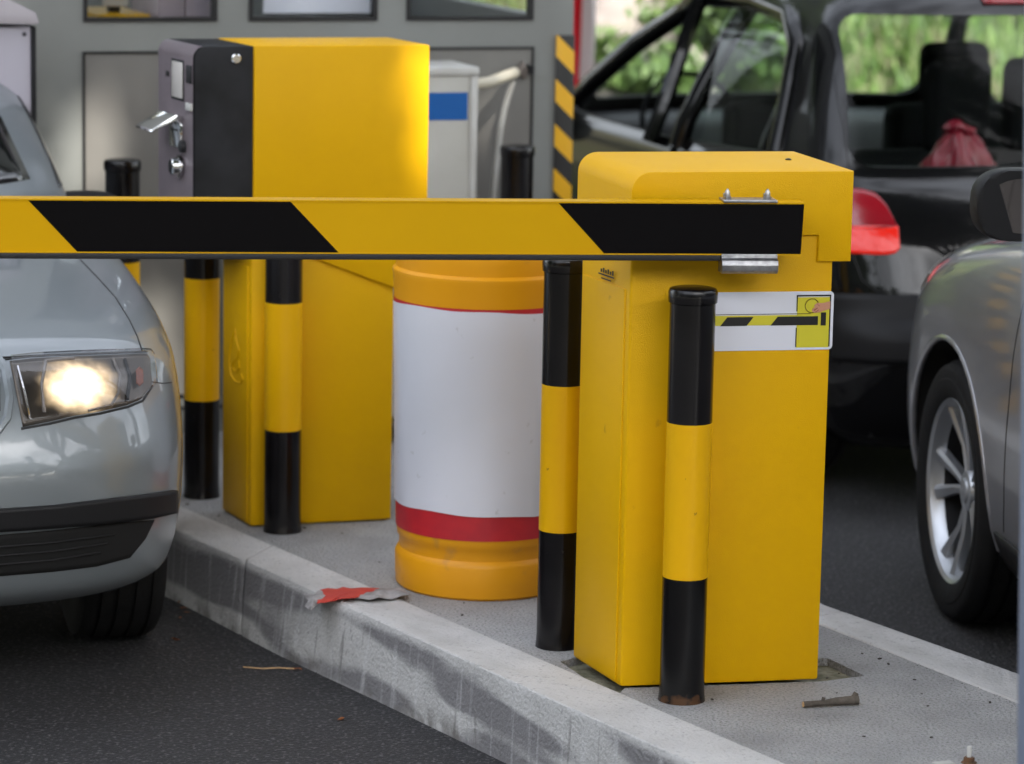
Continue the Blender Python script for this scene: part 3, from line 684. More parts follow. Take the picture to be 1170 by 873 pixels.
class Car:
    def __init__(s, root, rows, m, n=2.7):
        s.root = root; s.V, s.F = skin_verts(rows, n=n); s.bvh = BVHTree.FromPolygons([Vector(v) for v in s.V], s.F)
        s.Mi = root.matrix_world.inverted(); s.m = m; s.cut = []
    def ray_cam(s, px, py):
        o = s.Mi @ Vector((0, 0, EYE)); d = (s.Mi.to_3x3() @ ray(px, py)).normalized(); return o, d
    def hit(s, o, d):
        p, n, i, dist = s.bvh.ray_cast(o, d)
        if p is None: return None
        if n.dot(d) > 0: n = -n
        return p, n
    def strip(s, name, m, top, bot, rayf, off=.003, n=28, k=10, parent=None, thick=.004, mirror=False):
        def res(pl, t):
            x = t*(len(pl)-1); i = min(int(x), len(pl)-2); f = x-i; return tuple(a+(b-a)*f for a, b in zip(pl[i], pl[i+1]))
        grid = []
        for i in range(n+1):
            a, b = res(top, i/n), res(bot, i/n); row = []
            for j in range(k+1):
                q_ = tuple(u+(v-u)*j/k for u, v in zip(a, b)); h = s.hit(*rayf(*q_)); row.append((h[0]+h[1]*off) if h else None)
            grid.append(row)
        V = []; idx = {}; F_ = []
        for i in range(n+1):
            for j in range(k+1):
                if grid[i][j] is not None: idx[(i, j)] = len(V); V.append(grid[i][j])
        for i in range(n):
            for j in range(k):
                q_ = [(i, j), (i, j+1), (i+1, j+1), (i+1, j)]
                if all(x in idx for x in q_):
                    ps = [V[idx[x]] for x in q_]
                    if max((ps[a]-ps[b]).length for a in range(4) for b in range(a)) < .5: F_.append([idx[x] for x in q_])
        if not F_: print('EMPTY STRIP', name); return None
        o = npmesh(name, V, F_, m, parent or s.root, True)
        bm = bmesh.new(); bm.from_mesh(o.data)
        bmesh.ops.remove_doubles(bm, verts=bm.verts, dist=.0002)
        cen = Vector((0, -1.4, .7)); 
        if sum((f.normal.dot(f.calc_center_median()-cen)) for f in bm.faces) < 0: bmesh.ops.reverse_faces(bm, faces=bm.faces)
        bmesh.ops.solidify(bm, geom=list(bm.faces), thickness=thick); bm.to_mesh(o.data); bm.free()
        for p in o.data.polygons: p.use_smooth = True
        if mirror:
            o2 = link(name, o.data.copy(), parent or s.root)
            for v in o2.data.vertices: v.co.x *= -1
            o2.data.flip_normals()
        return o
    def cam(s, *a, **kw): return s.strip(a[0], a[1], a[2], a[3], s.ray_cam, **kw)
    def side(s, name, m, top, bot, sgn, **kw): return s.strip(name, m, top, bot, lambda y, z: (Vector((sgn*4, y, z)), Vector((-sgn, 0, 0))), **kw)
    def end(s, name, m, top, bot, sgn, **kw): return s.strip(name, m, top, bot, lambda x, z: (Vector((x, sgn*9, z)), Vector((0, -sgn, 0))), **kw)
    def body(s, name='body', shell=0, cutters=()):
        o = npmesh(name, s.V, s.F, [s.m, m_dark], s.root)
        if shell:
            md = o.modifiers.new('s', 'SOLIDIFY'); md.thickness = shell; md.offset = -1; md.material_offset_rim = 0; md.material_offset = 1
        return boolcut(o, list(cutters)) if cutters else (finish(o.data, 35) or o)
def arch_cut(root, sgn, y, z, r, w0=.52, w1=1.2):
    s = B(); s.lathe([(r, w0), (r, w1)], 56, T=Matrix.Translation((0, y, z)) @ Matrix.Rotation(sgn*math.pi/2, 4, 'Y')); return s.obj('c', m_dark, root)
def wheel(root, x, y, R, rim_r, width, sgn, style, steer=0, sy=1):
    """one wheel; built round local +X pointing outward"""
    h = bpy.data.objects.new('w', None)
    T = Matrix.Diagonal((1, 1/sy, 1, 1)) @ Matrix.Translation((x, y*sy, R)) @ Matrix.Rotation(steer, 4, 'Z') @ Matrix.Rotation(sgn*math.pi/2, 4, 'Y')
    hw_ = width/2; s = B(); s.lathe([(rim_r*.96, -width*.5), (rim_r*.9, -width*.1), (rim_r*.72, -width*.05), (.03, -width*.05)], 48, cap=False)
    s.lathe([(rim_r-.02, -hw_*.9), (rim_r-.022, hw_*.62)], 48, cap=False)
    s.lathe([(rim_r*.62, width*.05), (rim_r*.62, width*.1), (.02, width*.1)], 40)
    hub = s.obj('wheel', m_alloyd, root); hub.matrix_local = T
    hw = width/2
    prof = [(rim_r-.004, -hw*.86), (rim_r+.01, -hw*.98), (R*.90, -hw*1.04), (R*.965, -hw*.97), (R*.99, -hw*.82)]
    g = []
    for k in (-.62, -.22, .22, .62): g += [(R, hw*(k-.16)), (R, hw*(k-.05)), (R-.008, hw*(k-.04)), (R-.008, hw*(k+.04)), (R, hw*(k+.05)), (R, hw*(k+.16))]
    prof += g+[(R*.99, hw*.82), (R*.965, hw*.97), (R*.93, hw*1.03), (R*.90, hw*1.04), (R*.86, hw*1.04), (R*.855, hw*1.055), (R*.80, hw*1.05), (rim_r+.012, hw*1.0), (rim_r+.002, hw*.93), (rim_r-.006, hw*.84)]
    B().lathe(prof, 96, cap=False).obj('tyre', m_tyre, hub)
    s = B(); s.lathe([(rim_r-.010, hw*.60), (rim_r-.004, hw*.78), (rim_r+.004, hw*.92), (rim_r+.001, hw*.96), (rim_r-.008, hw*.90), (rim_r-.014, hw*.72), (rim_r-.024, hw*.60)], 72, cap=False)
    n = 5
    for i in range(n):
        for d in ((-.235, .235) if style == 'twin' else (0,)):
            a = 2*math.pi*i/n+d+.3
            hwid, twid = (.020, .038) if style == 'twin' else (.035, .03)
            r0, r1 = .035, rim_r-.008; z0_, z1_ = hw*.55, hw*.80
            sh = -d*.45
            pts = []
            for (r, wd, z) in ((r0, hwid, z0_), (r0+(r1-r0)*.45, hwid*1.15, hw*.58), (r1, twid, z1_)):
                aa = a+(sh*(1-(r-r0)/(r1-r0)))
                c = Vector((r*math.cos(aa), r*math.sin(aa), z)); t_ = Vector((-math.sin(a), math.cos(a), 0)); pts.append((c, t_, wd))
            vs = []
            for c, t_, wd in pts:
                vs.append([s.bm.verts.new(c-t_*wd*.5-Vector((0, 0, .024))), s.bm.verts.new(c-t_*wd*.5-Vector((0, 0, .003))), s.bm.verts.new(c-t_*wd*.18+Vector((0, 0, .003))), s.bm.verts.new(c+t_*wd*.5-Vector((0, 0, .002))), s.bm.verts.new(c+t_*wd*.5-Vector((0, 0, .024)))])
            for u, v in zip(vs, vs[1:]):
                for k in range(5): s.bm.faces.new((u[k], v[k], v[(k+1) % 5], u[(k+1) % 5]))
    s.lathe([(.052, hw*.35), (.055, hw*.5), (.05, hw*.60), (.034, hw*.62), (.03, hw*.66), (.001, hw*.68)], 30)
    bmesh.ops.recalc_face_normals(s.bm, faces=s.bm.faces)
    s.obj('rim', m_alloy, hub, 25)
    return hub
m_tread = m_tyre

# ---------------------------------------------------------------- silver car at the left, facing the camera
LY = -.22
sc = thing('silver_car', 'silver blue hatchback at the left with its headlamp lit, facing the camera', 'car', (-1.675, 7.61, GZ), math.pi+LY*-1*-1)
# forward (+Y local) must point to (.218,-.976): rotation about Z
sc.rotation_euler = (0, 0, math.atan2(-.276, -.961)); bpy.context.view_layer.update()
rowsL = [(.235, .64, -3.0, .70, .42, .3), (.255, .71, -3.05, .755, .46, .3), (.30, .775, -3.1, .795, .50, .3), (.38, .805, -3.12, .815, .52, .3), (.47, .825, -3.14, .825, .54, .3),
         (.56, .830, -3.15, .828, .55, .3), (.66, .800, -3.14, .828, .56, .3), (.75, .745, -3.12, .825, .58, .3), (.81, .66, -3.1, .815, .60, .3), (.86, .50, -3.08, .80, .62, .3),
         (.90, .27, -3.06, .785, .6, .3), (.94, -.02, -3.04, .765, .55, .3), (.98, -.36, -3.02, .742, .5, .3), (1.0, -.47, -3.0, .735, .45, .3), (1.10, -.66, -2.98, .705, .40, .3),
         (1.25, -.95, -2.92, .65, .38, .3), (1.36, -1.2, -2.8, .59, .38, .3), (1.42, -1.42, -2.65, .51, .38, .3), (1.445, -1.62, -2.5, .42, .3, .3), (1.45, -1.8, -2.3, .25, .2, .2)]
c1 = Car(sc, rowsL, m_silver, 3.1)
cut = [arch_cut(sc, 1, 0, .31, .345), arch_cut(sc, -1, 0, .31, .345), arch_cut(sc, 1, -2.46, .31, .345), arch_cut(sc, -1, -2.46, .31, .345)]
body1 = c1.body(cutters=cut)
for x_, y_ in ((.715, 0), (-.715, 0), (.715, -2.46), (-.715, -2.46)): wheel(sc, x_, y_, .31, .19, .195, 1 if x_ > 0 else -1, 'five')
B().box(-.50, .50, -3.0, .55, .24, .3).obj('underbody', m_dark, sc)
def seam(name, car, pts, m=m_gasket, wd=2.2, off=.0004, n=60, parent=None):
    P = []
    for i in range(n+1):
        x = i/n*(len(pts)-1); k = min(int(x), len(pts)-2); f = x-k; h = car.hit(*car.ray_cam(*[a+(b-a)*f for a, b in zip(pts[k], pts[k+1])]))
        if h and (not P or (h[0]-P[-1]).length < .3): P.append(h[0]+h[1]*off)
    return B().tube(P, wd*.0008, 6).obj(name, m, parent or car.root)
# features read off the photograph and laid on the real body
hl_top = [(11, 413), (40, 410), (80, 408), (120, 406.5), (160, 404.5), (168, 405), (171, 410)]
hl_bot = [(26, 488), (55, 482), (85, 475), (115, 470), (145, 463), (160, 457), (173, 440)]
hous = c1.cam('headlight', m_refl, hl_top, hl_bot, off=.002, n=40, k=14, thick=.003)
gc0 = c1.hit(*c1.ray_cam(90, 442))[0]
hous.data.materials[0] = glowmat(gc0)
seam('reflector_rim', c1, [(50, 472), (47, 440), (52, 414), (84, 411)], m_refl, 5, .004, parent=hous)
seam('reflector_rim', c1, [(128, 411), (136, 430), (134, 450), (126, 464), (100, 470)], m_refl, 4, .004, parent=hous)
seam('lamp_bezel', c1, [(20, 420), (28, 450), (34, 480)], m_chrome, 4, .004, parent=hous)
seam('lamp_bezel', c1, [(142, 412), (148, 432), (144, 458)], m_trim, 5, .004, parent=hous)
c1.cam('indicator', m_indic, [(152, 426), (156, 422), (160, 426)], [(152, 440), (156, 444), (160, 440)], off=.012, n=12, k=8, parent=hous, thick=.001)
c1.cam('lens', m_lens, hl_top, hl_bot, off=.019, n=40, k=14, parent=hous, thick=.003)
seam('headlight_seal', c1, [(6, 411), (40, 407), (80, 405), (120, 403.5), (168, 402)], wd=2.4, parent=hous)
seam('headlight_seal', c1, [(24, 490), (55, 484.5), (85, 477.5), (115, 472.5), (146, 465), (163, 458), (174, 441)], wd=3.5, parent=hous)
c1.cam('bumper_strip', m_trim, [(-300, 581), (0, 581), (60, 577), (120, 570), (170, 564), (198, 560)], [(-300, 606), (0, 606), (60, 602), (120, 597), (170, 591), (198, 585)], off=.012, n=60, k=6, thick=.014)
c1.cam('lower_intake', m_dark, [(-300, 612), (0, 611), (60, 606), (120, 599), (160, 595), (176, 594)], [(-300, 660), (0, 658), (60, 653), (110, 647), (148, 637), (166, 615)], off=.002, n=50, k=8, thick=.003)
for k in range(3): seam('intake_slat', c1, [(-200, 624+10*k), (0, 624+10*k), (60, 619+10*k), (130-8*k, 610+10*k)], m_trim, 2.4, .004)
c1.cam('grille', m_dark, [(-150, 400), (-60, 402), (-10, 408), (-1, 425)], [(-150, 495), (-60, 497), (-20, 495), (0, 470)], off=.004, n=24, k=8, thick=.004)
seam('grille_surround', c1, [(-60, 392), (-6, 402), (6, 425), (11, 455), (8, 478), (-4, 494), (-60, 500)], m_silver, 12, .002)
seam('hood_seam', c1, [(92, 297), (112, 318), (132, 340), (148, 366), (157, 385), (163, 403)], wd=2.2)
seam('hood_seam', c1, [(-300, 418), (-60, 415), (0, 409), (60, 406), (166, 402)], wd=3.6)
seam('bumper_seam', c1, [(172, 436), (185, 438), (196, 437)], wd=1.4)
# windscreen, side glass
ws = c1.end('windscreen', m_dglass, [(-.52, 1.36), (-.3, 1.385), (0, 1.39), (.3, 1.385), (.52, 1.36)], [(-.62, 1.05), (-.35, 1.035), (0, 1.03), (.35, 1.035), (.62, 1.05)], 1, off=.003, n=30, k=16)
for sg in (1, -1): c1.side('side_window', m_dglass, [(-.86, 1.08), (-1.3, 1.32), (-2.0, 1.36), (-2.6, 1.3)], [(-.75, 1.02), (-1.3, 1.01), (-2.0, 1.01), (-2.7, 1.03)], sg, off=.003, n=30, k=10)
def mirror(root, side, y, z, w=.21, h=.15, d=.11, mcap=m_trim, glass=True, xin=.70, face=-1):
    s = B(); bmesh.ops.create_uvsphere(s.bm, u_segments=28, v_segments=18, radius=1)
    for v in s.bm.verts:
        c = v.co; 
        v.co = Vector((side*(xin+.08+w/2)+math.copysign(abs(c.x)**.7, c.x)*w/2, y+(max(c.y*face*-1, -.25))*face*-1*d, z+math.copysign(abs(c.z)**.75, c.z)*h/2))
    o = s.obj('door_mirror', mcap, root, 50)
    B().tube([(side*(xin-.02), y, z-h*.45), (side*(xin+.06), y, z-h*.35), (side*(xin+.13), y, z-h*.2)], .022, 10).obj('mirror_foot', m_trim, o)
    return o
mirror(sc, 1, -.80, .945, .22, .12, .10, xin=.585)
mirror(sc, -1, -.80, .945, .22, .12, .10, xin=.585)
B().box(-.26, .26, .825, .835, .36, .47, bev=.003).obj('number_plate', m_signw, sc)

# ---------------------------------------------------------------- grey car at the right, facing away
GYAW = .13
gx = Vector((1.125, 8.113, 0))
gc = thing('grey_car', 'metallic grey crossover at the right edge, its front wheel and door mirror in view', 'car', (0, 0, GZ), GYAW)
WX = .885
off = Matrix.Rotation(GYAW, 3, 'Z') @ Vector((-WX+.01, 0, 0))
gc.location = (gx.x-off.x, gx.y-off.y, GZ); bpy.context.view_layer.update()
rowsG = [(.20, .70, -3.3, .80, .55, .3), (.26, .82, -3.4, .85, .6, .3), (.35, .88, -3.45, .88, .62, .3), (.48, .90, -3.47, .895, .64, .3), (.62, .89, -3.48, .90, .66, .3), (.75, .86, -3.48, .90, .70, .3),
         (.83, .80, -3.46, .895, .74, .3), (.90, .68, -3.44, .885, .78, .3), (.96, .45, -3.42, .87, .78, .3), (1.01, .10, -3.4, .85, .7, .3), (1.05, -.35, -3.38, .83, .6, .3), (1.08, -.62, -3.36, .82, .5, .3),
         (1.20, -.85, -3.3, .785, .45, .3), (1.38, -1.18, -3.2, .72, .4, .3), (1.50, -1.45, -3.05, .64, .4, .3), (1.57, -1.75, -2.8, .52, .4, .3), (1.60, -2.0, -2.6, .3, .3, .3)]
c2 = Car(gc, rowsG, m_grey)
RG = .335
cut = [arch_cut(gc, s_, y_, RG+.01, RG+.045, .6, 1.3) for s_ in (1, -1) for y_ in (0, -2.64)]
c2.body(cutters=cut)
for s_ in (1, -1):
    for y_ in (0, -2.64): wheel(gc, s_*(WX-.115), y_, RG, .235, .225, s_, 'twin')
B().box(-.7, .7, -3.2, .6, .22, .36).obj('underbody', m_dark, gc)
for sg in (-1, 1):
    c2.side('side_window', m_dglass, [(-1.05, 1.16), (-1.5, 1.42), (-2.2, 1.48), (-3.0, 1.40)], [(-.85, 1.10), (-1.5, 1.08), (-2.2, 1.08), (-3.1, 1.12)], sg, off=.003, n=30, k=10)
    c2.side('headlight', m_refl, [(.72, .80), (.55, .87), (.40, .89)], [(.72, .72), (.55, .75), (.36, .84)], sg, off=.004, n=16, k=6)
def vseam(name, car, pts, sg, m=m_gasket, wd=.004, off=.001):
    return car.side(name, m, [(y-wd/2, z) for y, z in pts], [(y+wd/2, z) for y, z in pts], sg, off=off, n=50, k=2, thick=.002)
for sg in (-1, 1):
    vseam('door_seam', c2, [(-.62, 1.06), (-.60, .95), (-.58, .75), (-.55, .55), (-.53, .42), (-.50, .34)], sg)
    vseam('door_seam', c2, [(-1.70, 1.06), (-1.70, .9), (-1.68, .7), (-1.66, .5), (-1.60, .34)], sg)
    vseam('door_seam', c2, [(-2.6, 1.06), (-2.58, .9), (-2.50, .75)], sg)
    c2.side('sill_trim', m_trim, [(-.42, .325), (-1.2, .32), (-2.2, .325)], [(-.44, .22), (-1.2, .21), (-2.2, .22)], sg, off=.008, n=20, k=5, thick=.01)
    # rounded lip of the wheel arch
    s = B(); pts = []
    for k in range(25):
        a = rad(-12+204*k/24); y_, z_ = (RG+.048)*math.cos(a), RG+.01+(RG+.048)*math.sin(a); h = c2.hit(Vector((sg*4, y_, z_)), Vector((-sg, 0, 0)))
        if h: pts.append(h[0]-h[1]*.004)
    if len(pts) > 3: s.tube(pts, .009, 8).obj('arch_lip', m_grey, gc)
mo = mirror(gc, -1, -.86, 1.175, .21, .165, .12, m_trim, xin=.80, face=-1)
s = B(); s.lathe([(.001, 0), (1, 0)], 28, cap=False)
for v in s.bm.verts: v.co = Vector((v.co.x*.085, 0, v.co.y*.062))
g_ = s.obj('mirror_glass', m_mirr, mo); g_.location = (-(.80+.08+.105), -.86-.034, 1.175); g_.rotation_euler = (rad(2), 0, rad(-6))

# ---------------------------------------------------------------- black car, facing away
KY = .365; SY = 1.03
kc = thing('black_car', 'black hatchback driving away with a lit brake lamp and one door ajar', 'car', (0, 0, GZ), KY)
kw = .84
rl = Vector((.93, 9.42, 0))       # rear-left corner area
off = Matrix.Rotation(KY, 3, 'Z') @ Vector((-kw, -2.95*SY, 0))
kc.scale = (1, SY, 1); kc.location = (rl.x-off.x, rl.y-off.y, GZ); bpy.context.view_layer.update()
rowsK = [(.17, .62, -3.02, .72, .42, .25), (.22, .72, -3.12, .78, .46, .30), (.32, .78, -3.19, .815, .5, .36), (.44, .80, -3.21, .83, .5, .38), (.54, .80, -3.20, .835, .52, .38), (.575, .795, -3.14, .835, .52, .34),
         (.68, .76, -3.10, .838, .55, .32), (.80, .66, -3.06, .835, .58, .30), (.86, .50, -3.03, .83, .6, .29), (.90, .27, -3.00, .825, .6, .28), (.94, -.05, -2.96, .815, .55, .27), (.975, -.40, -2.92, .80, .5, .27),
         (1.06, -.56, -2.87, .775, .45, .26), (1.23, -.85, -2.76, .72, .4, .25), (1.37, -1.12, -2.65, .66, .38, .25), (1.455, -1.35, -2.58, .59, .38, .26), (1.50, -1.6, -2.52, .5, .35, .28), (1.515, -1.85, -2.4, .3, .25, .25)]
c3 = Car(kc, rowsK, m_blackcar)
cut = [arch_cut(kc, s_, y_, .31, .345) for s_ in (1, -1) for y_ in (0, -2.46)]
sw = [(-.62, .985), (-.80, 1.09), (-1.20, 1.36), (-1.45, 1.425), (-1.9, 1.435), (-2.2, 1.41), (-2.36, 1.32), (-2.42, 1.18), (-2.46, 1.0), (-1.6, .97)]
cut.append(B().prism(sw, 'x', -1.2, 1.2).obj('c', m_dark, kc))
rw = rr(-.61, .61, 1.0, 1.43, .06)
rw = [(x*(1+(1.425-z)*.42), z) for x, z in rw]
cut.append(B().prism(rw, 'y', -3.4, -2.3).obj('c', m_dark, kc))
wsx = rr(-.59, .59, 1.0, 1.41, .06); wsx = [(x*(1+(1.41-z)*.3), z) for x, z in wsx]
cut.append(B().prism(wsx, 'y', -1.9, .2).obj('c', m_dark, kc))
c3.body(shell=.03, cutters=cut)
c3.end('rear_window', m_glass, [(-.63, 1.44), (-.3, 1.45), (0, 1.45), (.3, 1.45), (.63, 1.44)], [(-.76, .985), (-.3, .975), (0, .975), (.3, .975), (.76, .985)], -1, off=-.004, n=40, k=20, thick=.004)
c3.end('windscreen', m_glass, [(-.62, 1.43), (0, 1.44), (.62, 1.43)], [(-.74, .985), (0, .975), (.74, .985)], 1, off=-.008, n=40, k=20, thick=.004)
c3.side('side_window', m_glass, [(-.64, 1.0), (-.8, 1.11), (-1.2, 1.39), (-1.9, 1.45), (-2.2, 1.425), (-2.44, 1.27)], [(-.6, .975), (-.9, .96), (-1.4, .955), (-1.9, .955), (-2.2, .96), (-2.48, .98)], 1, off=-.008, n=30, k=12)
c3.side('rear_side_window', m_glass, [(-1.75, 1.45), (-2.0, 1.445), (-2.2, 1.425), (-2.44, 1.27)], [(-1.75, .955), (-1.9, .955), (-2.2, .96), (-2.48, .98)], -1, off=-.008, n=20, k=12)
for s_ in (1, -1):
    for y_ in (0, -2.46): wheel(kc, s_*(kw-.11), y_, .31, .19, .195, s_, 'five', sy=SY)
B().box(-.72, .72, -3.0, .6, .22, .34).obj('floor_pan', m_dark, kc)
B().box(-.70, .70, -2.9, -2.3, .80, .84, bev=.01).obj('parcel_shelf', m_seat, kc)
s = B(); s.box(-.74, .74, -.75, -.35, .66, .945, bev=.05, seg=4)
for k in range(3): pass
s.obj('dashboard', m_dash, kc)
def seat(x, y, w=.5, hz=1.10, hd=True):
    s = B(); s.box(x-w/2, x+w/2, y-.06, y+.06, .42, hz-.14, bev=.05, seg=4); s.box(x-w/2, x+w/2, y, y+.45, .40, .52, bev=.05, seg=3)
    o = s.obj('seat', m_seat, kc)
    if hd: B().box(x-.13, x+.13, y-.055, y+.04, hz-.12, hz+.07, bev=.045, seg=5).obj('headrest', m_seat, o)
seat(-.37, -1.45, .46, 1.0); seat(.37, -1.45, .5, 1.19)
s = B(); s.box(-.66, .66, -2.28, -2.14, .42, .98, bev=.05, seg=4); rs_ = s.obj('rear_bench', m_seat, kc)
for x_ in (-.05, .235, .52): B().box(x_-.115, x_+.115, -2.28, -2.19, .96, 1.27, bev=.044, seg=8).obj('headrest', m_seat, rs_)
B().lathe([(.185, -.012), (.197, -.012), (.197, .012), (.185, .012), (.185, -.012)], 32, T=Matrix.Translation((-.37, -.92, .93)) @ Matrix.Rotation(rad(68), 4, 'X'), cap=False).obj('steering_wheel', m_seat, kc)
for x_ in (-1,): 
    s = B(); s.tube([(x_*.835, -1.60, .95), (x_*.775, -1.60, 1.1), (x_*.70, -1.58, 1.30), (x_*.63, -1.55, 1.44)], .028, 8); s.obj('door_pillar', m_blackcar, kc)
fp_ = [(-.60, .975), (-.66, 1.0), (-.80, 1.09), (-1.0, 1.235), (-1.20, 1.36), (-1.45, 1.425), (-1.9, 1.438), (-2.2, 1.412), (-2.36, 1.32), (-2.42, 1.18), (-2.46, 1.0)]
for sg in (-1, 1):
    P = []
    for y_, z_ in fp_:
        h = c3.hit(Vector((sg*4, y_, z_)), Vector((-sg, 0, 0)))
        if h: P.append(h[0]-h[1]*.006)
    B().tube(P, .036, 12).obj('window_frame', m_blackcar, kc)
# tail lamps on the camera side read from the photo, mirrored to the other side
tl = c3.cam('tail_lamp', m_tail, [(968, 216), (985, 217), (1000, 222), (1012, 234), (1020, 249), (1024, 258)], [(968, 262), (985, 262), (1000, 262), (1012, 261), (1020, 260), (1025, 259)], off=.006, n=24, k=10, mirror=False)
c3.cam('brake_light', m_tailon, [(967, 259), (985, 259), (1000, 259), (1012, 259), (1020, 259), (1026, 259)], [(967, 289), (985, 290), (1000, 291), (1014, 291), (1023, 289), (1028, 284)], off=.006, n=24, k=8)
c3.side('tail_lamp', m_tail, [(-2.60, .90), (-2.8, .90), (-2.98, .88)], [(-2.66, .72), (-2.8, .70), (-2.98, .70)], 1, off=.006, n=14, k=8)
c3.cam('bumper_cover', m_trim, [(950, 335), (1000, 336), (1060, 338), (1170, 340)], [(950, 412), (1000, 416), (1060, 418), (1170, 420)], off=.006, n=40, k=10, thick=.01)
seam('tailgate_seam', c3, [(952, 85), (958, 120), (965, 150), (968, 180), (972, 205)], wd=2)
seam('tailgate_seam', c3, [(975, 292), (985, 320), (1000, 332), (1060, 338)], wd=2.4)
c3.end('brake_strip', m_tail, [(-.16, 1.485), (.16, 1.485)], [(-.16, 1.462), (.16, 1.462)], -1, off=.008, n=10, k=3, thick=.01)
B().box(-.26, .26, -3.125, -3.112, .62, .73, bev=.003).obj('number_plate', m_signw, kc)
B().tube([(.12, -2.60, 1.40), (.05, -2.72, 1.27), (-.12, -2.84, 1.04)], .008).obj('rear_wiper', m_trim, kc)
mirror(kc, -1, -.74, .95, .15, .14, .11, m_blackcar, xin=.72)
mirror(kc, 1, -.74, .95, .15, .14, .11, m_blackcar, xin=.72)
# the door that stands ajar: window frame leaning inward, glass, lower panel
dl = [atY(775, 168, 10.55), atY(783, 140, 10.55), atY(805, 95, 10.57), atY(833, 45, 10.6), atY(858, 6, 10.62), atY(872, -2, 10.66), atY(893, 2, 10.72), atY(910, 18, 10.78), atY(917, 42, 10.8), atY(912, 80, 10.83), atY(898, 120, 10.85), atY(880, 160, 10.86), atY(872, 185, 10.88)]
ki = kc.matrix_world.inverted(); dl = [ki @ p for p in dl]
dr_o = B(); dr_o.tube(dl, .032, 10)
door = dr_o.obj('open_door', m_blackcar, kc)
s = B(); th = Vector((0, .02, 0))
gl = [dl[0]]+dl[1:]+[]
c_ = sum(gl, Vector())/len(gl); vs = [s.bm.verts.new(p) for p in gl]; vc = s.bm.verts.new(c_)
for a, b in zip(vs, vs[1:]+vs[:1]): s.bm.faces.new((a, b, vc))
s.obj('door_glass', m_glass, door)
lowp = [dl[0], dl[-1], ki @ atY(872, 420, 10.88), ki @ atY(775, 430, 10.55)]
s = B(); n_ = (lowp[1]-lowp[0]).cross(lowp[3]-lowp[0]).normalized()*.035
a_ = [s.bm.verts.new(p+n_) for p in lowp]; b_ = [s.bm.verts.new(p-n_) for p in lowp]
s.bm.faces.new(a_); s.bm.faces.new(b_[::-1])
for k in range(4): s.bm.faces.new((a_[k], b_[k], b_[(k+1) % 4], a_[(k+1) % 4]))
bmesh.ops.recalc_face_normals(s.bm, faces=s.bm.faces); s.obj('door_panel', m_blackcar, door)
# red bag on the parcel shelf
bp = kc.matrix_world @ Vector((-.25, -2.62, .84))
bag = B(); bmesh.ops.create_icosphere(bag.bm, subdivisions=4, radius=1)
for v in bag.bm.verts:
    c = v.co.copy(); t = (c.z+1)/2; w_ = (1.25-1.0*t) if t < .86 else .30+.35*math.sin((t-.86)*20); nn = 1+.13*math.sin(6*math.atan2(c.y, c.x)+3*c.z)+.06*math.sin(11*math.atan2(c.y, c.x)-7*c.z)
    v.co = Vector((c.x*.15*w_*nn, c.y*.12*w_*nn, t*.27-.01*math.sin(5*c.x)))
bo_ = bag.obj('red_bag', m_bag); bo_.location = bp; bo_.rotation_euler = (0, 0, .4); tag(bo_, 'crumpled red plastic bag behind the rear window of the black car', 'bag')

# ================================================================ SMALL THINGS ON THE GROUND
tp = at(918, 809); tq = at(980, 806)
tw = B().tube([tp+Vector((0, 0, .008)), tp.lerp(tq, .35)+Vector((0, 0, .009)), tp.lerp(tq, .6)+Vector((0, .004, .010)), tp.lerp(tq, .85)+Vector((0, 0, .012)), tq+Vector((0, 0, .013))], [.0065, .0062, .0085, .0095, .011], 9)
tw.tube([tp.lerp(tq, .9)+Vector((0, 0, .014)), tq+Vector((-.004, .0, .028))], .006, 7); tw.tube([tp.lerp(tq, .35)+Vector((0, 0, .012)), tp.lerp(tq, .37)+Vector((0, 0, .021))], .004, 6)
tg = thing('twig', 'short broken brown twig lying on the concrete island before the cabinet', 'twig', tuple(tp))
o = tw.obj('bark', m_wood, tg); o.matrix_parent_inverse = tg.matrix_world.inverted()
dv = (tp-tq).normalized(); o = B().tube([tp+Vector((0, 0, .008))+dv*.0005, tp+Vector((0, 0, .008))+dv*.002], .0058, 9).obj('cut_end', m_woodc, tg); o.matrix_parent_inverse = tg.matrix_world.inverted()
# rag on the kerb
rg = thing('rag', 'torn red and grey rag lying over the kerb beside the drum', 'rag', tuple(at(400, 680)))
def cloth(pts_px, m, name, z=.008, amp=.006):
    V = [at(x, y, z+amp*math.sin(x*.31+y*.17)+(amp*.7 if k % 2 else 0)) for k, (x, y) in enumerate(pts_px)]
    s = B(); vs = [s.bm.verts.new(v) for v in V]; c = s.bm.verts.new(sum(V, Vector())/len(V)+Vector((0, 0, .010)))
    for a, b in zip(vs, vs[1:]+vs[:1]): s.bm.faces.new((a, b, c))
    bmesh.ops.subdivide_edges(s.bm, edges=s.bm.edges, cuts=3, use_grid_fill=True)
    for v in s.bm.verts: v.co.z += .002*math.sin(v.co.x*140)+.0015*math.sin(v.co.y*170+v.co.x*60)
    bmesh.ops.solidify(s.bm, geom=list(s.bm.faces), thickness=.0015)
    o = s.obj(name, m, rg, 70); o.matrix_parent_inverse = rg.matrix_world.inverted(); return o
cloth([(366, 674), (400, 672), (440, 673), (455, 676), (430, 682), (400, 683), (382, 686), (362, 691)], m_rag, 'red_cloth')
cloth([(420, 676), (440, 673), (462, 673), (466, 679), (455, 684), (425, 684), (405, 684)], m_ragg, 'grey_cloth', .010)
cloth([(366, 674), (358, 678), (347, 680), (352, 686), (348, 693), (356, 697), (362, 691), (374, 684)], m_ragg, 'grey_cloth', .009)
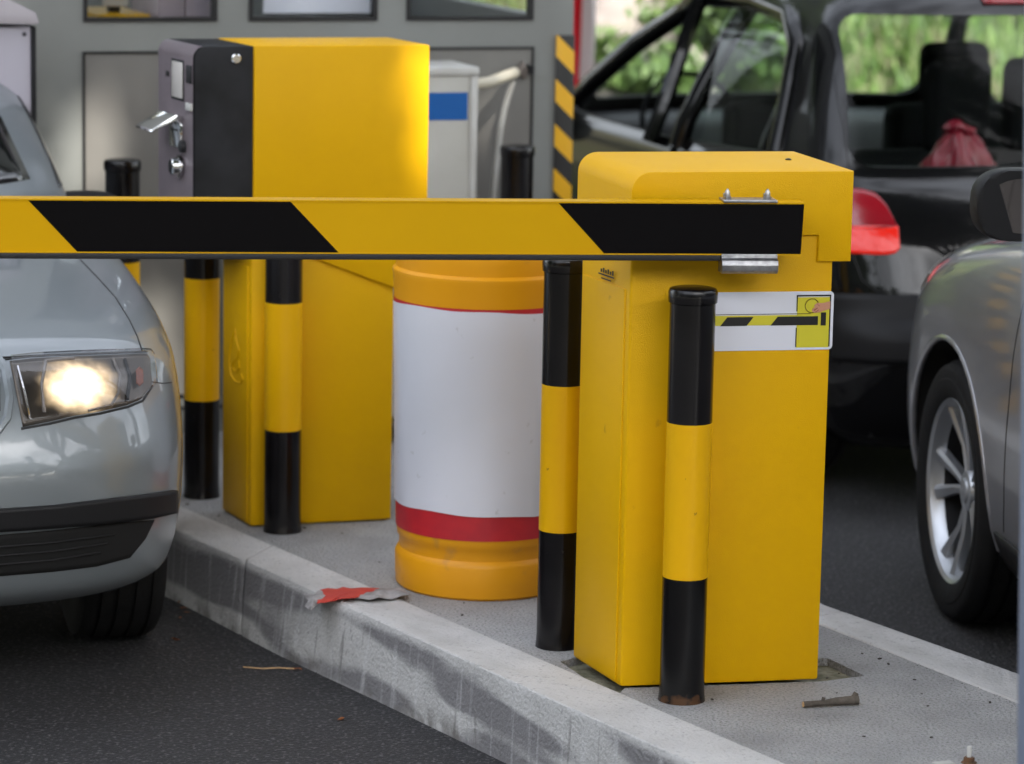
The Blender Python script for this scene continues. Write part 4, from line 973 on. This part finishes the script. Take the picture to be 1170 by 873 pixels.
# anchor bolt and debris at the bottom right
bt = at(1107, 872)
ab = thing('anchor_bolt', 'rusty anchor bolt standing in the concrete at the lower right', 'bolt', tuple(bt))
B().lathe([(.016, 0), (.016, .003), (.011, .004), (.011, .012), (.001, .0125)], 6).obj('nut', m_rust, ab)
B().lathe([(.0048, .013), (.0048, .034), (.004, .035)], 12).obj('stud', m_white, ab)
b2 = B().box(-.02, .02, -.012, .012, 0, .004, bev=.001).obj('metal_shard', m_white); b2.location = at(1078, 874)+Vector((0, 0, .001)); b2.rotation_euler = (0, 0, .4)
tag(b2, 'pale flat scrap lying left of the anchor bolt', 'scrap')
litter = [(760+240*random.random(), 765+60*random.random()) for _ in range(4)]+[(945, 778), (985, 750), (1005, 756), (1045, 780), (1053, 796), (1060, 810), (1131, 806), (937, 850), (956, 795), (987, 845), (1064, 846), (300, 598), (348, 606), (391, 612), (433, 645), (250, 592), (530, 692), (528, 706), (214, 579), (1015, 762)]
s_ = None
for i, (x, y) in enumerate(litter):
    p = at(x, y)
    if y > 800 and 880 < x < 985: continue
    o = s_.copy() if s_ else None
    if o is None:
        q_ = B(); q_.box(-.006, .006, -.003, .003, 0, .004, bev=.001)
        for v in q_.bm.verts: v.co += Vector((random.uniform(-.0015, .0015), random.uniform(-.001, .001), 0))
        o = s_ = q_.obj('debris_crumb', m_litt)
    else: COL.objects.link(o)
    o.location = p+Vector((0, 0, .0055)); o.rotation_euler = (0, 0, random.uniform(0, 6)); f_ = random.uniform(.35, .8); o.scale = (f_, f_, f_)
    tag(o, 'tiny dark crumb of debris on the pale concrete island', 'debris', 'dark crumbs scattered on the island')
lf = None
for i, (x, y) in enumerate([(205, 688), (210, 695), (213, 700), (206, 706), (390, 822), (340, 765), (200, 731)]):
    p = at(x, y, GZ+.003)
    if lf is None:
        q_ = B(); vs = [q_.bm.verts.new(v) for v in [(-.014, 0, 0), (-.006, .006, .003), (.006, .005, .001), (.015, 0, .004), (.005, -.006, .002), (-.006, -.005, .004)]]; q_.bm.faces.new(vs)
        bmesh.ops.solidify(q_.bm, geom=list(q_.bm.faces), thickness=.0006); o = lf = q_.obj('dry_leaf', m_leafdry)
    else: o = lf.copy(); COL.objects.link(o)
    o.location = p; o.rotation_euler = (.1, .1, random.uniform(0, 6)); f_ = random.uniform(.6, 1); o.scale = (f_, f_, f_)
    tag(o, 'small orange dry leaf on the dark asphalt by the kerb', 'leaf', 'dry leaves on the asphalt near the kerb')
o = B().tube([at(278, 762, GZ+.004), at(300, 764, GZ+.006), at(318, 763, GZ+.004), at(336, 764, GZ+.005)], .0016, 6).obj('dry_stalk', m_woodc); tag(o, 'thin pale dry stalk on the asphalt below the kerb', 'stalk')

# grit gathered at the kerb foot and in the joints of the island
gb = B(); g = random.Random(8)
def pebble(p, r):
    vs = [gb.bm.verts.new(p+Vector((g.uniform(.6, 1)*r*math.cos(a), g.uniform(.6, 1)*r*math.sin(a), 0))) for a in (0, 1.3, 2.5, 3.8, 5.1)]; c = gb.bm.verts.new(p+Vector((0, 0, r*g.uniform(.5, .9))))
    for a, b in zip(vs, vs[1:]+vs[:1]): gb.bm.faces.new((a, b, c))
e0 = at(205, 684, GZ); e1 = at(590, 873, GZ); dd = (e1-e0); nn = Vector((-dd.y, dd.x, 0)).normalized()
if nn.x > 0: nn = -nn
for k in range(520):
    d = abs(g.gauss(0, .05)) if k < 380 else g.uniform(0, .6); pebble(e0+dd*g.uniform(-.6, 1.4)+nn*(d-.004)+Vector((0, 0, .001)), g.uniform(.0008, .0030))
for k in range(160):
    p = at(201, 577).lerp(at(894, 873), g.uniform(0, 1.1)) if k % 2 else at(1004, 741).lerp(at(1162, 803.5), g.uniform(-.2, 1.2)); pebble(p+Vector((g.uniform(-.015, .03) if k % 2 else g.uniform(-.03, .005), 0, .0008)), g.uniform(.0008, .0024))
tag(gb.obj('grit', mat('grit', (.13, .12, .11), .9, col2=(.03, .03, .03), scale=60, mixlo=.45, mixhi=.55)), kind='stuff')

# ================================================================ BACKGROUND BANK
def bankz(x, y):
    t = max(0, y-(15.2-.18*x)); return GZ-.02+.42*t**1.0*(1-math.exp(-t*1.2))+.06*math.sin(x*1.7+y)+.05*math.sin(y*2.3-x)
nx, ny = 90, 60; V = []; F_ = []
for j in range(ny+1):
    for i in range(nx+1):
        x = -16+34*i/nx; y = 13.5+22*(j/ny)**1.3; V.append((x, y, min(bankz(x, y), 5.5)))
for j in range(ny):
    for i in range(nx): a = j*(nx+1)+i; F_.append((a, a+1, a+nx+2, a+nx+1))
tag(npmesh('grass_bank', V, F_, m_soil, smooth=True), kind='structure')
# grass blades
n = 60000; gx_ = rng.uniform(-4, 9, n); gy_ = 15.0-.18*gx_+rng.uniform(0, 1, n)**1.2*9
gz_ = np.array([min(bankz(a, b), 5.5) for a, b in zip(gx_, gy_)])
hh = rng.uniform(.08, .26, n); an = rng.uniform(0, 6.28, n); wd = rng.uniform(.008, .02, n); ln = rng.uniform(-.1, .1, (n, 2))
Vg = np.zeros((n, 3, 3)); Vg[:, 0] = np.c_[gx_-wd*np.cos(an), gy_-wd*np.sin(an), gz_-.02]; Vg[:, 1] = np.c_[gx_+wd*np.cos(an), gy_+wd*np.sin(an), gz_-.02]; Vg[:, 2] = np.c_[gx_+ln[:, 0], gy_+ln[:, 1], gz_+hh]
def fastmesh(name, Vn, k, mats, parent=None, mi=None):
    nv = Vn.reshape(-1, 3); nf = len(nv)//k; me = bpy.data.meshes.new(name); me.vertices.add(len(nv)); me.vertices.foreach_set('co', nv.ravel())
    me.loops.add(len(nv)); me.loops.foreach_set('vertex_index', np.arange(len(nv), dtype=np.int32)); me.polygons.add(nf)
    me.polygons.foreach_set('loop_start', np.arange(0, len(nv), k, dtype=np.int32)); me.polygons.foreach_set('loop_total', np.full(nf, k, dtype=np.int32))
    for m in (mats if isinstance(mats, (list, tuple)) else [mats]): me.materials.append(m)
    if mi is not None: me.polygons.foreach_set('material_index', mi.astype(np.int32))
    me.update(); me.validate(); return link(name, me, parent)
tag(fastmesh('grass', Vg, 3, [m_grass, m_leaf2], mi=rng.integers(0, 2, n)), kind='stuff')
def leaves(center, radii, n, size, mats, parent, name='crown', gaps=None, shell=.4, clumps=0, seed=0):
    g = np.random.default_rng(seed)
    if clumps:
        cc = g.normal(size=(clumps, 3)); cc /= np.linalg.norm(cc, axis=1)[:, None]; cc *= g.uniform(.35, .95, clumps)[:, None]
        k = g.integers(0, clumps, n); p = cc[k]+g.normal(size=(n, 3))*.16
    else:
        p = g.normal(size=(n, 3)); p /= np.linalg.norm(p, axis=1)[:, None]; p *= (g.uniform(shell, 1, n)**(1/2))[:, None]
    p = p*np.array(radii)+np.array(center)
    if gaps:
        s_ = np.array(TOSUN); keep = np.ones(len(p), bool)
        for (q, r) in gaps:
            w_ = p-np.array(q); d = w_-np.outer(w_@s_, s_); keep &= (np.linalg.norm(d, axis=1) > r*g.uniform(.45, 1.35, len(p)))
        p = p[keep]
    n = len(p); u = g.normal(size=(n, 3)); u /= np.linalg.norm(u, axis=1)[:, None]; v = g.normal(size=(n, 3)); v -= (v*u).sum(1)[:, None]*u; v /= np.linalg.norm(v, axis=1)[:, None]
    sz = g.uniform(.6, 1.3, n)[:, None]*size
    Q = np.stack([p-u*sz, p-v*sz*.42+u*sz*.1, p+u*sz, p+v*sz*.42+u*sz*.1], 1)
    return fastmesh(name, Q, 4, mats, parent, g.integers(0, len(mats) if isinstance(mats, list) else 1, n))
def trunk(pts, rs, parent, name='trunk', m=m_bark): return B().tube(pts, rs, 14).obj(name, m, parent, 60)
# rocks beyond the booth corner
def rock(loc, sx, sy, sz, seed, label):
    s = B(); bmesh.ops.create_icosphere(s.bm, subdivisions=4, radius=1); g = random.Random(seed); ph = [g.uniform(0, 6) for _ in range(9)]
    for v in s.bm.verts:
        c = v.co; d = 1+.16*math.sin(2.3*c.x+ph[0])*math.cos(2.1*c.z+ph[1])+.10*math.sin(5*c.y+ph[2]+3*c.x)+.05*math.sin(11*c.z+ph[3])*math.sin(9*c.x+ph[4])
        v.co = Vector((c.x*sx*d, c.y*sy*d, c.z*sz*d))
    o = s.obj('rock', m_rock, None, 50); o.location = loc; o.rotation_euler = (0, 0, g.uniform(0, 6)); return tag(o, label, 'rock', 'pale rocks on the bank')
for i, (px, py, Y, sx, sy, sz, lb) in enumerate([(706, 50, 17.0, .34, .3, .42, 'tall pale rock on the bank just right of the booth corner'), (765, 95, 16.4, .26, .25, .13, 'low brown rock seen through the side windows of the black car'),
        (800, 22, 18.2, .5, .35, .22, 'broad pale rock high on the bank above the black car door'), (745, 20, 18.6, .35, .35, .35, 'rock high on the bank behind the tall pale rock'), (690, 100, 16.2, .2, .2, .14, 'small pale rock low on the bank beside the red banner'),
        (850, 60, 17.6, .4, .3, .16, 'flat rock behind the open door of the black car')]):
    p = atY(px, py, Y); z = bankz(p.x, Y); rock((p.x, Y, (z+p.z)/2 if p.z > z else z+sz*.3), sx, sy, max(sz, (p.z-z)/1.6+.1), 20+i, lb)
# small bushes on the bank
for i, (px, py, Y, r, lb) in enumerate([(730, 70, 16.2, .3, 'leafy bush between the rocks seen over the side of the black car'), (830, 50, 17.0, .35, 'bright leafy bush seen through the black car door window'), (885, 40, 16.4, .3, 'yellow green bush behind the open car door')]):
    p = atY(px, py, Y); z = bankz(p.x, Y); t = thing('bush', lb, 'bush', (p.x, Y, z), 0, 'bushes on the bank')
    trunk([(0, 0, -.05), (.02, 0, .15), (.0, .02, .35)], [.02, .015, .008], t, 'stem'); leaves((0, 0, max(.15, p.z-z)), (r, r, r*.9), 1500, .045, [m_leaf, m_leaf2], t, 'foliage', clumps=16, seed=40+i)
# red and white banner beyond the booth corner
bp0 = atY(659, 60, 12.4)
bn = thing('banner', 'blurred red and white banner on a thin pole behind the booth corner', 'banner', (bp0.x, 12.4, GZ), .1)
B().tube([(-.075, 0, 0), (-.075, 0, 2.3)], .014, 10).obj('pole', m_steel, bn)
s = B(); cols = 10; rows_ = 24; gv = []
for j in range(rows_+1):
    z = .62+1.55*j/rows_; wz_ = .045+.035*math.sin(min(1, j/10)*1.5)
    gv.append([s.bm.verts.new((-.06+(wz_+.05)*i/cols, .02*math.sin(i*.9+j*.3), z)) for i in range(cols+1)])
for j in range(rows_):
    for i in range(cols):
        f = s.bm.faces.new((gv[j][i], gv[j][i+1], gv[j+1][i+1], gv[j+1][i])); f.material_index = 1 if (i > 5 and j > 5) else 0
bmesh.ops.solidify(s.bm, geom=list(s.bm.faces), thickness=.003); s.obj('cloth', [m_redp, m_whitep], bn)

# trees on and behind the bank
def tree(name, label, x, y, h, rc, seed, leafn=9000, group=None, mats=None, hz=.62, size=.10, lean=0):
    z = bankz(x, y) if y > 13.5 else GZ; t = thing(name, label, 'tree', (x, y, z), 0, group); g = random.Random(seed)
    trunk([(0, 0, -.2), (.03+lean*.2, 0, h*.25), (-.05+lean*.5, .05, h*.5), (.06+lean, 0, h*.8)], [.24, .19, .14, .05], t)
    for k in range(6):
        a = g.uniform(0, 6.28); b = Vector((lean*.4, 0, h*(.35+.07*k))); e = b+Vector((math.cos(a)*rc*.7, math.sin(a)*rc*.7, h*.2)); trunk([b, b.lerp(e, .5)+Vector((0, 0, .1)), e], [.09, .06, .02], t, 'limb')
    leaves((lean, 0, h*hz+.6), (rc, rc, h*.33), leafn, size, mats or [m_leaf, m_leaf2], t, clumps=60, seed=seed)
    return t
tree('tree', 'brown tree trunk on the bank between booth corner and black car', atY(700, 20, 19).x, 19.0, 7.5, 2.4, 3, group='trees on the bank')
tree('tree', 'second trunk on the bank, behind the windscreen pillar of the black car', atY(738, 20, 20.5).x, 20.5, 7, 2.2, 4, group='trees on the bank')
for i, (x, y) in enumerate([(-6, 19), (-3, 21.5), (4.5, 24), (7.5, 22), (-9, 17), (11, 20)]):
    tree('tree', 'tall leafy tree behind the booth, outside the picture', x, y, 8, 2.8, 50+i, 7000, 'trees beyond the picture', size=.13)

# shade trees beside and behind the camera: the large crown shades the barrier, two are added for dark car reflections
def tgt(px, py, Y): p = atY(px, py, Y); return (p.x, p.y, p.z)
GAPS = [(tgt(486, 105, 8.4), .10), (tgt(478, 150, 8.4), .075), (tgt(488, 190, 8.4), .07), (tgt(75, 195, 9.4), .08), (tgt(100, 222, 9.4), .06), (tgt(184, 350, 9.4), .11), (tgt(184, 415, 9.4), .10), (tgt(565, 120, 9.8), .05), (tgt(130, 110, 9.4), .045), (tgt(128, 150, 9.4), .04)]  # crown is shaped for the light: leaves cleared where sun patches should land
def shade(label, x, y, h, c, rads, n, seed, lsz=.075):
    t = thing('shade_tree', label, 'tree', (x, y, GZ), 0, 'shade trees beside the lane')
    base = Vector((0, 0, 0)); cc = Vector(c)-Vector((x, y, GZ))
    trunk([(0, 0, -.1), (cc.x*.1, cc.y*.1, cc.z*.35), (cc.x*.4, cc.y*.4, cc.z*.7), (cc.x*.8, cc.y*.8, cc.z*.95)], [.28, .22, .18, .07], t)
    for k in range(7):
        a = k*.9+seed; b = Vector((cc.x*.3, cc.y*.3, cc.z*.6)); e = cc+Vector((math.cos(a)*rads[0]*.6, math.sin(a)*rads[1]*.6, .2)); trunk([b, b.lerp(e, .5)+Vector((0, 0, .2)), e], [.1, .07, .02], t, 'limb')
    lv = leaves(tuple(cc), rads, n, lsz, [m_leaf, m_leaf2], t, gaps=[((g[0]-x, g[1]-y, g[2]-GZ), r+.03) for g, r in GAPS], shell=.0, seed=seed); return t
CC = Vector((-.3, 8.2, 0))+TOSUN*(7.0/TOSUN.z)
shade('large leafy tree arching over the lane behind the camera', 6.8, 2.0, 8, (CC.x+.6, CC.y, 7.0), (4.8, 4.4, 1.1), 110000, 5)
shade('unseen tree added so its crown darkens reflections in the black car', 7.5, 8.5, 8, (3.5, 7.1, 8.2), (2.9, 2.4, .9), 26000, 12)  # crown added out of view to keep bright sky off the rear glass
shade('unseen tall tree added so the black car reflects dark leaves', 9.0, 3.0, 13, (1.9, 5.6, 12.0), (3.7, 3.7, 1.6), 50000, 9, .11)  # added high up: darkens car reflections while its shadow falls behind the booth
for i, (x, y) in enumerate([(-9, -9), (-4, -12), (1.5, -11), (6.5, -12), (12, -8), (-14, -3), (16, -1), (-15, 6)]):
    tree('tree', 'large tree behind the camera, outside the picture', x, y, 9.5, 3.8, 80+i, 12000, 'trees beyond the picture', size=.3, hz=.42)
print('OBJECTS', len(bpy.data.objects))
